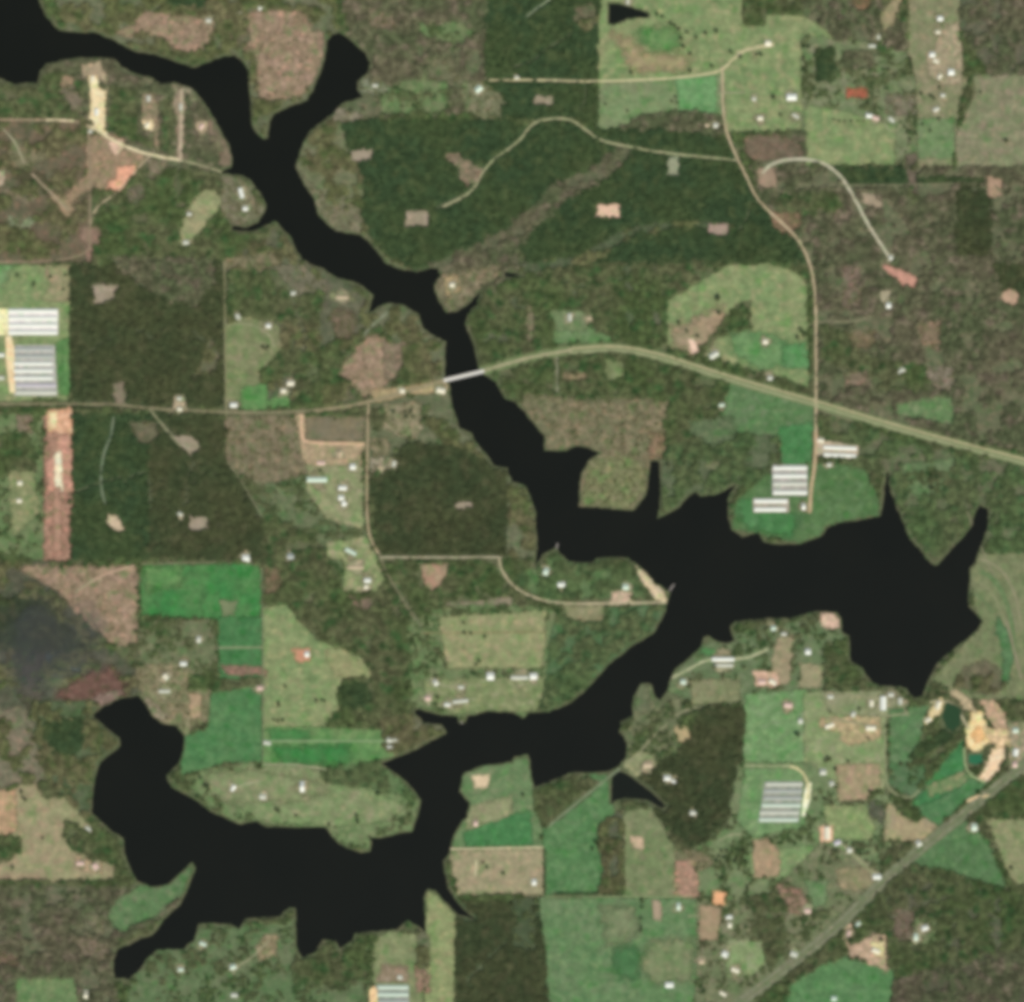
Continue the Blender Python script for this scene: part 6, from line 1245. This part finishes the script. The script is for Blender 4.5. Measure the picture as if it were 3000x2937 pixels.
sheds([1024,1045,1066,1087,1108.5,1130,1150.5], [44,44,42,42,42,48,48], [154,154,154,155,155,164,166], ['grey','grey','white','white','white','lav','pale'], 'the seven left sheds', 'lower western sheds', 14)
building('poultry_shed', (-62, 1041), 150*K, 14, 0, 'white', 'long white shed cut off by the left edge, the northern of that pair', 'sheds cut off by the left edge')
building('poultry_shed', (-62, 1108), 150*K, 14, 0, 'pale', 'long pale shed cut off by the left edge, the southern of that pair', 'sheds cut off by the left edge')
sheds([1313,1334], [2413,2413], [2509,2507], ['white','white'], 'the tilted pair east of the road', 'tilted pair of eastern sheds', 14, 2.2)
sheds([1371.5,1395,1418,1443.5], 2265, 2363, ['white','white','pale','white'], 'the four eastern sheds', 'block of four eastern sheds', 14)
sheds([1468.5,1493], [2210,2210], [2306,2302], ['white','white'], 'the pair nearest the north shore', 'pair of sheds nearest the north shore', 15)
sheds([2297.5,2318,2339,2360,2381,2402], [2244,2240,2238,2232,2226,2224], [2351,2349,2349,2346,2340,2337], ['pale','grey','grey','green','pale','green'], 'the six striped sheds', 'striped lower right sheds', 11)
sheds([2893,2914,2935], [1108,1106,1110], [1196,1196,1198], ['green','green','grey'], 'the sheds at the bottom edge', 'bottom edge sheds', 13)
for kind, p, L, Wd, rot, rc, label in B: building(kind, p, L, Wd, rot, rc, label)

# ------------------------------------------------------------------ highway bridge
def beam(bm, a, b, hw, z0, z1, ox=0.0):
    d = Vector((b[0]-a[0], b[1]-a[1])).normalized(); n = Vector((-d.y, d.x)); v = []
    for z in (z0, z1):
        for p, s in ((a, -1), (b, -1), (b, 1), (a, 1)): v.append(bm.verts.new((p[0]+n.x*(ox+s*hw), p[1]+n.y*(ox+s*hw), z)))
    for f in ((3,2,1,0),(4,5,6,7),(0,1,5,4),(1,2,6,5),(2,3,7,6),(3,0,4,7)): bm.faces.new([v[i] for i in f])
br = bpy.data.objects.new('bridge', None); C.objects.link(br)
A, Bq = W((1300,1116)), W((1418,1088)); cx, cy = (A[0]+Bq[0])/2, (A[1]+Bq[1])/2; br.location = (cx, cy, 0)
a = (A[0]-cx, A[1]-cy); b = (Bq[0]-cx, Bq[1]-cy)
conc = plain('bridge_concrete', (224,218,202), .8, 1.0); 
bm = bmesh.new(); beam(bm, a, b, 7.5, 1.2, 2.2); part('deck', bm, conc, br)
for s in (-7.2, 7.2):
    bm = bmesh.new(); beam(bm, a, b, .2, 2.2, 3.1, s); part('railing', bm, conc, br)
for k in range(1, 8):
    t = k/8; q = (a[0]+(b[0]-a[0])*t, a[1]+(b[1]-a[1])*t); dx, dy = b[0]-a[0], b[1]-a[1]; L = math.hypot(dx, dy)
    bm = bmesh.new(); beam(bm, (q[0]-dx/L*.7, q[1]-dy/L*.7), (q[0]+dx/L*.7, q[1]+dy/L*.7), 6, -4, 1.2); part('pier', bm, conc, br)
tag(br, 'pale concrete highway bridge crossing the dark river narrows', 'bridge')
# docks
wood = plain('dock_planks', (170,160,148), .8)
for p, L, rot, lab in (((1968,1722),34,55,'pale dock reaching into the lake from the north shore point'), ((1353,2112),26,90,'pale dock jutting south from the river homes'), ((1632,1600),22,80,'short pale dock at the cove west of the shore point')):
    r = bpy.data.objects.new('dock', None); C.objects.link(r); x, y = W(p); r.location = (x, y, 0); r.rotation_euler = (0, 0, math.radians(rot))
    bm = bmesh.new(); boxm(bm, -L/2, L/2, -2.5, 2.5, .5, .8); part('deck', bm, wood, r)
    for sx in (-.4, 0, .4):
        bm = bmesh.new(); boxm(bm, sx*L-.2, sx*L+.2, -2.3, -1.9, -2.5, .5); part('post', bm, wood, r)
        bm = bmesh.new(); boxm(bm, sx*L-.2, sx*L+.2, 1.9, 2.3, -2.5, .5); part('post', bm, wood, r)
    tag(r, lab, 'dock')
# thin smoke drifting over the burnt swamp at the left edge
bm = bmesh.new(); bmesh.ops.create_icosphere(bm, subdivisions=4, radius=1)
for v in bm.verts:
    d = v.co.normalized(); f = 1+.55*noise.noise(d*1.6+Vector((3, 1, 7)))+.2*noise.noise(d*4)
    v.co = Vector((d.x*250*f, d.y*215*f, max(-.98, d.z)*26*f))
me = bpy.data.meshes.new('smoke'); bm.to_mesh(me); bm.free()
sm = bpy.data.materials.new('smoke'); sm.use_nodes = True; n = sm.node_tree; n.nodes.clear()
pv = n.nodes.new('ShaderNodeVolumePrincipled'); pv.inputs['Color'].default_value = (.52, .52, .54, 1); pv.inputs['Density'].default_value = .0075; pv.inputs['Anisotropy'].default_value = .2
mo = n.nodes.new('ShaderNodeOutputMaterial'); n.links.new(pv.outputs[0], mo.inputs['Volume'])
so = new_obj('smoke', me, sm); so.location = (*W((150, 1890)), 44)
tag(so, 'thin grey smoke lying over the burnt swamp at the left edge', 'smoke', None, 'stuff')
print('objects', len(C.objects), 'max level', lev.max())
